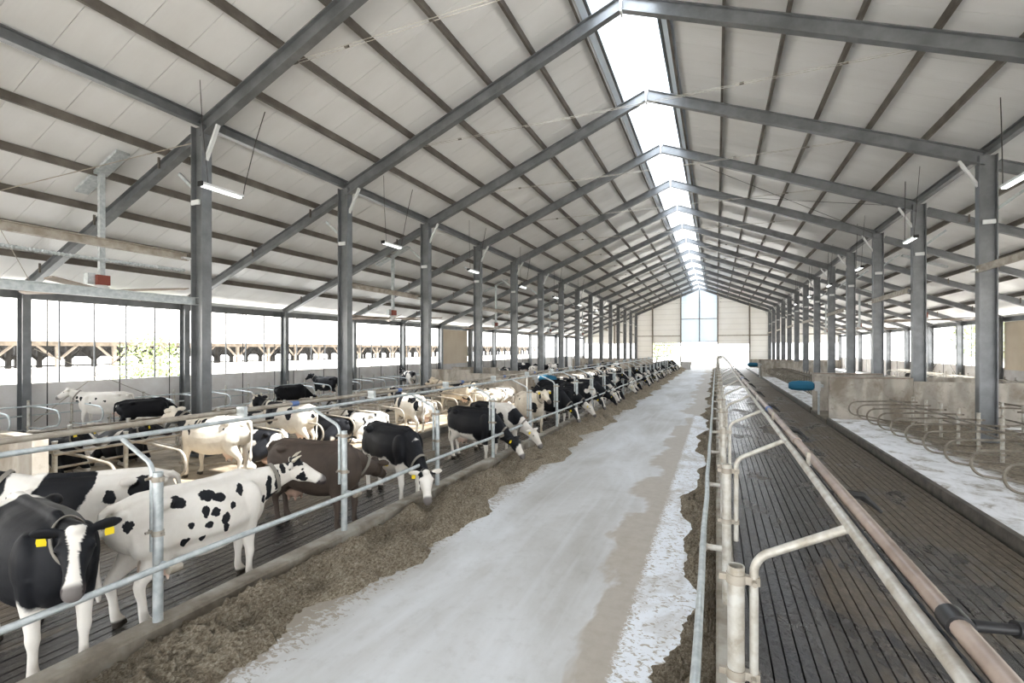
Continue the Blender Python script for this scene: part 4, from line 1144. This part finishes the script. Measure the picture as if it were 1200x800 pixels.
kinds = [6, 1, 0, 3, 5, 1, 6, 2, 0, 3, 1, 5]
while y < 80:
    k = kinds[n_ % len(kinds)]
    ps = rng.choice(['eat', 'eat_l', 'eat_r', 'eat', 'eat_r', 'alert'])
    desc = {0:'black and white', 1:'black backed', 2:'evenly patched', 3:'nearly black', 5:'patched black', 6:'black'}[k]
    cow('%s cow at the feed kerb, %s of the far feeding row' % (desc, nth(n_)), ps, GEN[k], ((-6.93 if 'eat' in ps else -7.1)+rng.uniform(-.12,.1), y, 0), rng.uniform(-22, 8), G2, 1, False, True, MID, 1.1)
    y += rng.choice([1.05, 1.2, 1.3, 1.5, 2.2]); n_ += 1
G3 = 'cows in the left cubicles'
cow('sunlit white cow with small dark streaks seen from behind in a cubicle', 'alert', C_streak, (-11.45, 8.05, .2), 192, G3, 1, False, True, FINE, 1.06)
cow('sunlit white cow with dark rump marks seen squarely from behind', 'alert', C_rump, (-12.1, 10.9, .2), 184, G3, 0, True, True, .022, 1.06)
cow('black and white cow lying between two standing sunlit cows', 'rest', GEN[2], (-11.75, 9.55, .2), 182, G3, 1, False, True, .022, 1.06)
cow('dark cow lying in the opposite cubicle behind the nearest fence arm', 'lie', GEN[6], (-15.6, 6.6, .2), 4, G3, 2, False, True, .022, 1.06)
cow('black cow with white lower flank lying behind the streaked cow', 'lie_l', GEN[3], (-15.5, 8.05, .2), -3, G3, 2, False, True, .022, 1.06)
cow('black and white cow lying with raised head past the near column', 'lie', GEN[0], (-15.3, 11.9, .2), 3, G3, 1, False, True, .022, 1.06)
cow('black cow lying in the sun below the dark rump marks cow', 'rest', GEN[3], (-11.8, 12.25, .2), 178, G3, 0, False, True, .022, 1.06)
cow('white cow lying in the sunlit bed behind the black eating cow', 'lie_l', GEN[4], (-11.5, 13.6, .2), 181, G3, 0, True, True, .022, 1.06)
cow('white cow with black neck and side blots walking left in sun', 'alert', C_side, (-11.05, 15.65, .1), 156, G3, 1, False, True, .022, 1.06)
cow('pale cow with a black blot lying beneath the walking cow', 'rest', GEN[4], (-12.0, 17.6, .2), 176, G3, 0, False, True, .022, 1.06)
cow('dusty white cow with grey streaked back seen from behind', 'alert', coat('hide_muddy_white', seed=5.5, amount=.25, scale=2.2, blaze=0, white=(.74,.64,.50), dirt=.8), (-12.3, 21.5, .2), 196, G3, 0, False, True, .022, 1.06)
cow('cream white cow lying in sun before the concrete wall', 'rest', C_white, (-11.3, 22.9, .2), 180, G3, 0, False, True, .022, 1.06)
cow('second cream cow lying in sun tight against the concrete wall', 'lie_l', GEN[4], (-11.4, 24.6, .2), 178, G3, 0, False, True, .022, 1.06)
cow('black cow standing under the blue brush at the left passage', 'left', BLACK, (-9.1, 27.42, .0), 186, G3, 0, False, True, .022, 1.06)
cow('black cow standing behind the brush in the left passage', 'alert', GEN[3], (-9.0, 29.25, .0), 176, G3, 0, False, True, .022, 1.06)
yy = 32.0; n_ = 0
while yy < 60:
    k = rng.choice([0, 2, 3, 4, 6]); ps = rng.choice(['lie', 'rest', 'lie_l', 'alert'])
    cow('%s cow in the cubicles past the left passage, %s from there' % ({0:'black and white', 2:'patched', 3:'nearly black', 4:'mostly white', 6:'black'}[k], nth(n_)), ps, GEN[k], (-11.7, yy, .2), 180+rng.uniform(-6, 6), 'cows past the left passage', 0, False, False, MID)
    yy += SP*rng.choice([1, 1, 2]); n_ += 1
G4 = 'cows of the outer left row'
cow('white cow with spotted neck standing by the open left wall', 'alert', C_speck, (-22.9, 11.4, .2), 222, G4, 0, False, True)
cow('black cow with broad back in the left aisle before the spotted neck cow', 'eat', BLACK, (-20.7, 11.6, 0), 80, G4, 0, False, False)
cow('dark blue black cow lying at the far left edge behind the rails', 'lie', GEN[3], (-19.7, 7.2, 0), 200, G4, 0, False, False)
cow('black cow standing with lowered head between near and second columns', 'eat', GEN[6], (-21.2, 19.1, 0), 80, G4, 1, False, False)
cow('black cow with a white shoulder flash seen behind the second column', 'alert', GEN[1], (-22.7, 23.2, .2), 186, G4, 0, False, True)
cow('black cow with a white flank stripe beside the tan panel', 'alert', GEN[5], (-22.4, 31.6, .2), 152, G4, 0, False, True)
for n_, (x, yv, k, ps) in enumerate(((-22.6,49.5,1,'lie'),(-22.4,52.5,0,'lie_l'),(-22.6,56.5,3,'alert'),(-22.5,59.5,4,'lie'),(-22.6,64.0,1,'lie'),(-22.5,70.0,2,'lie_l'))):
    cow('cow lying or standing far down the open left wall, %s of that row' % nth(n_), ps, GEN[k], (x, yv, .2), 182, 'far cows by the open left wall', 0, False, False, MID)
# ------------------------------------------------------------------ outside
yard = struct(put('ground', MB().box((0, 40, -.36), (500, 500, .2)).mesh('ground'), MAT['outside_ground']), 'pale yard around the barn', 'ground')
# neighbouring open timber shed on the left
sh = root('neighbour_shed', 'white roofed open timber shed beyond the left wall', 'shed', (-40, 40, 0))
SX = 3.2   # local x of the near eaves
put('low_wall', MB().box((SX-.4, 0, 1.0), (.25, 150, 2.5)).mesh('low_wall'), MAT['white_wash'], sh)
put('eaves_plate', MB().box((SX-.35, 0, 3.72), (.2, 150, .28)).mesh('eaves_plate'), MAT['timber'], sh)
rm = MB(); n = 600
for i in range(n+1):
    y_ = -75+150*i/n; d = .03*(i % 2)
    rm.v.append((SX+.3, y_, 3.95+d)); rm.v.append((SX-11, y_, 8.2+d))
for i in range(n): rm.f.append((2*i, 2*i+1, 2*i+3, 2*i+2))
put('roof', rm.mesh('roof'), MAT['white_wash'], sh)
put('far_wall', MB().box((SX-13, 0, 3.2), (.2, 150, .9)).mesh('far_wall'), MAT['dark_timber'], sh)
pm_ = MB().box((0,0,2.9), (.2,.2,1.8)).mesh('shed_post'); pm_.materials.append(MAT['timber'])
bm2 = MB().tube([(0,-.1,2.75),(0,-1.0,3.65)], .08, 6).tube([(0,.1,2.75),(0,1.0,3.65)], .08, 6).mesh('shed_brace'); bm2.materials.append(MAT['timber'])
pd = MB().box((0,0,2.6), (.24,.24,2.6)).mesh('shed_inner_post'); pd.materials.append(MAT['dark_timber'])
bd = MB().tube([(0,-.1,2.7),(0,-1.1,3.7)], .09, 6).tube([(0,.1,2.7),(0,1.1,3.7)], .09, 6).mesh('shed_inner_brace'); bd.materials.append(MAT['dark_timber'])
for i in range(34):
    y_ = -36+3.0*i
    op = put('post', pm_, None, sh, (SX-.4, y_, 0)); put('brace', bm2, None, op)
    for dx_, dy_ in ((-4, .6), (-4, 2.1), (-9, 1.4)):
        ip = put('inner_post', pd, None, sh, (SX+dx_, y_+dy_, 0)); put('inner_brace', bd, None, ip)
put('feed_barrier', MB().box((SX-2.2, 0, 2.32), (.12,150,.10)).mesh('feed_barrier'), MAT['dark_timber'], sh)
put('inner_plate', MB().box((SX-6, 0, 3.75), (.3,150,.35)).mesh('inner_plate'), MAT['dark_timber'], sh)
# bushes and trees
def bush(label, c, r, n, ls, seed, trunk=0.0, cat='bush', name='leafy_bush'):
    rg = np.random.RandomState(seed); o = root(name, label, cat, (c[0], c[1], -.26))
    m = MB()
    for _ in range(n):
        d = rg.randn(3); d /= np.linalg.norm(d); q = rg.rand()**.35
        p = d*q*np.array(r)+np.array([0, 0, trunk+r[2]*.85]); p[2] = max(p[2], .1)
        u = rg.randn(3); u /= np.linalg.norm(u); w = np.cross(u, rg.randn(3)); w /= np.linalg.norm(w); s_ = ls*rg.uniform(.6, 1.3); b = len(m.v)
        for a, e in ((0,0),(.5,.32),(1,0),(.5,-.32)): m.v.append(tuple(p+u*s_*a+w*s_*e))
        m.f.append((b, b+1, b+2, b+3))
    f = put('foliage', m.mesh('foliage'), MAT['leaf'], o)
    st = MB()
    for k in range(5):
        a = k*1.256; st.tube([(0,0,0), (.12*math.cos(a),.12*math.sin(a),trunk+.3), (r[0]*.5*math.cos(a), r[1]*.5*math.sin(a), trunk+r[2]*1.1)], [.07+trunk*.03,.05+trunk*.02,.015], 6)
    put('stem', st.mesh('stem'), MAT['bark'], o)
    return o
bush('light green bush outside the first open left bays', (-29.6, 17.0), (1.5, 1.9, 2.6), 1700, .22, 1)
bush('green tree seen through the left far gateway', (-13.0, 118.0), (5.0, 3.0, 3.2), 1600, .55, 2, 1.5, 'tree', 'yard_tree')
bush('hazy tree beyond the middle of the open right side', (36.0, 62.0), (5.0, 6.0, 4.5), 1800, .6, 3, 2.0, 'tree', 'yard_tree')
bush('hazy tree beyond the far part of the open right side', (38.0, 92.0), (5.0, 7.0, 4.5), 1800, .6, 4, 2.0, 'tree', 'yard_tree')
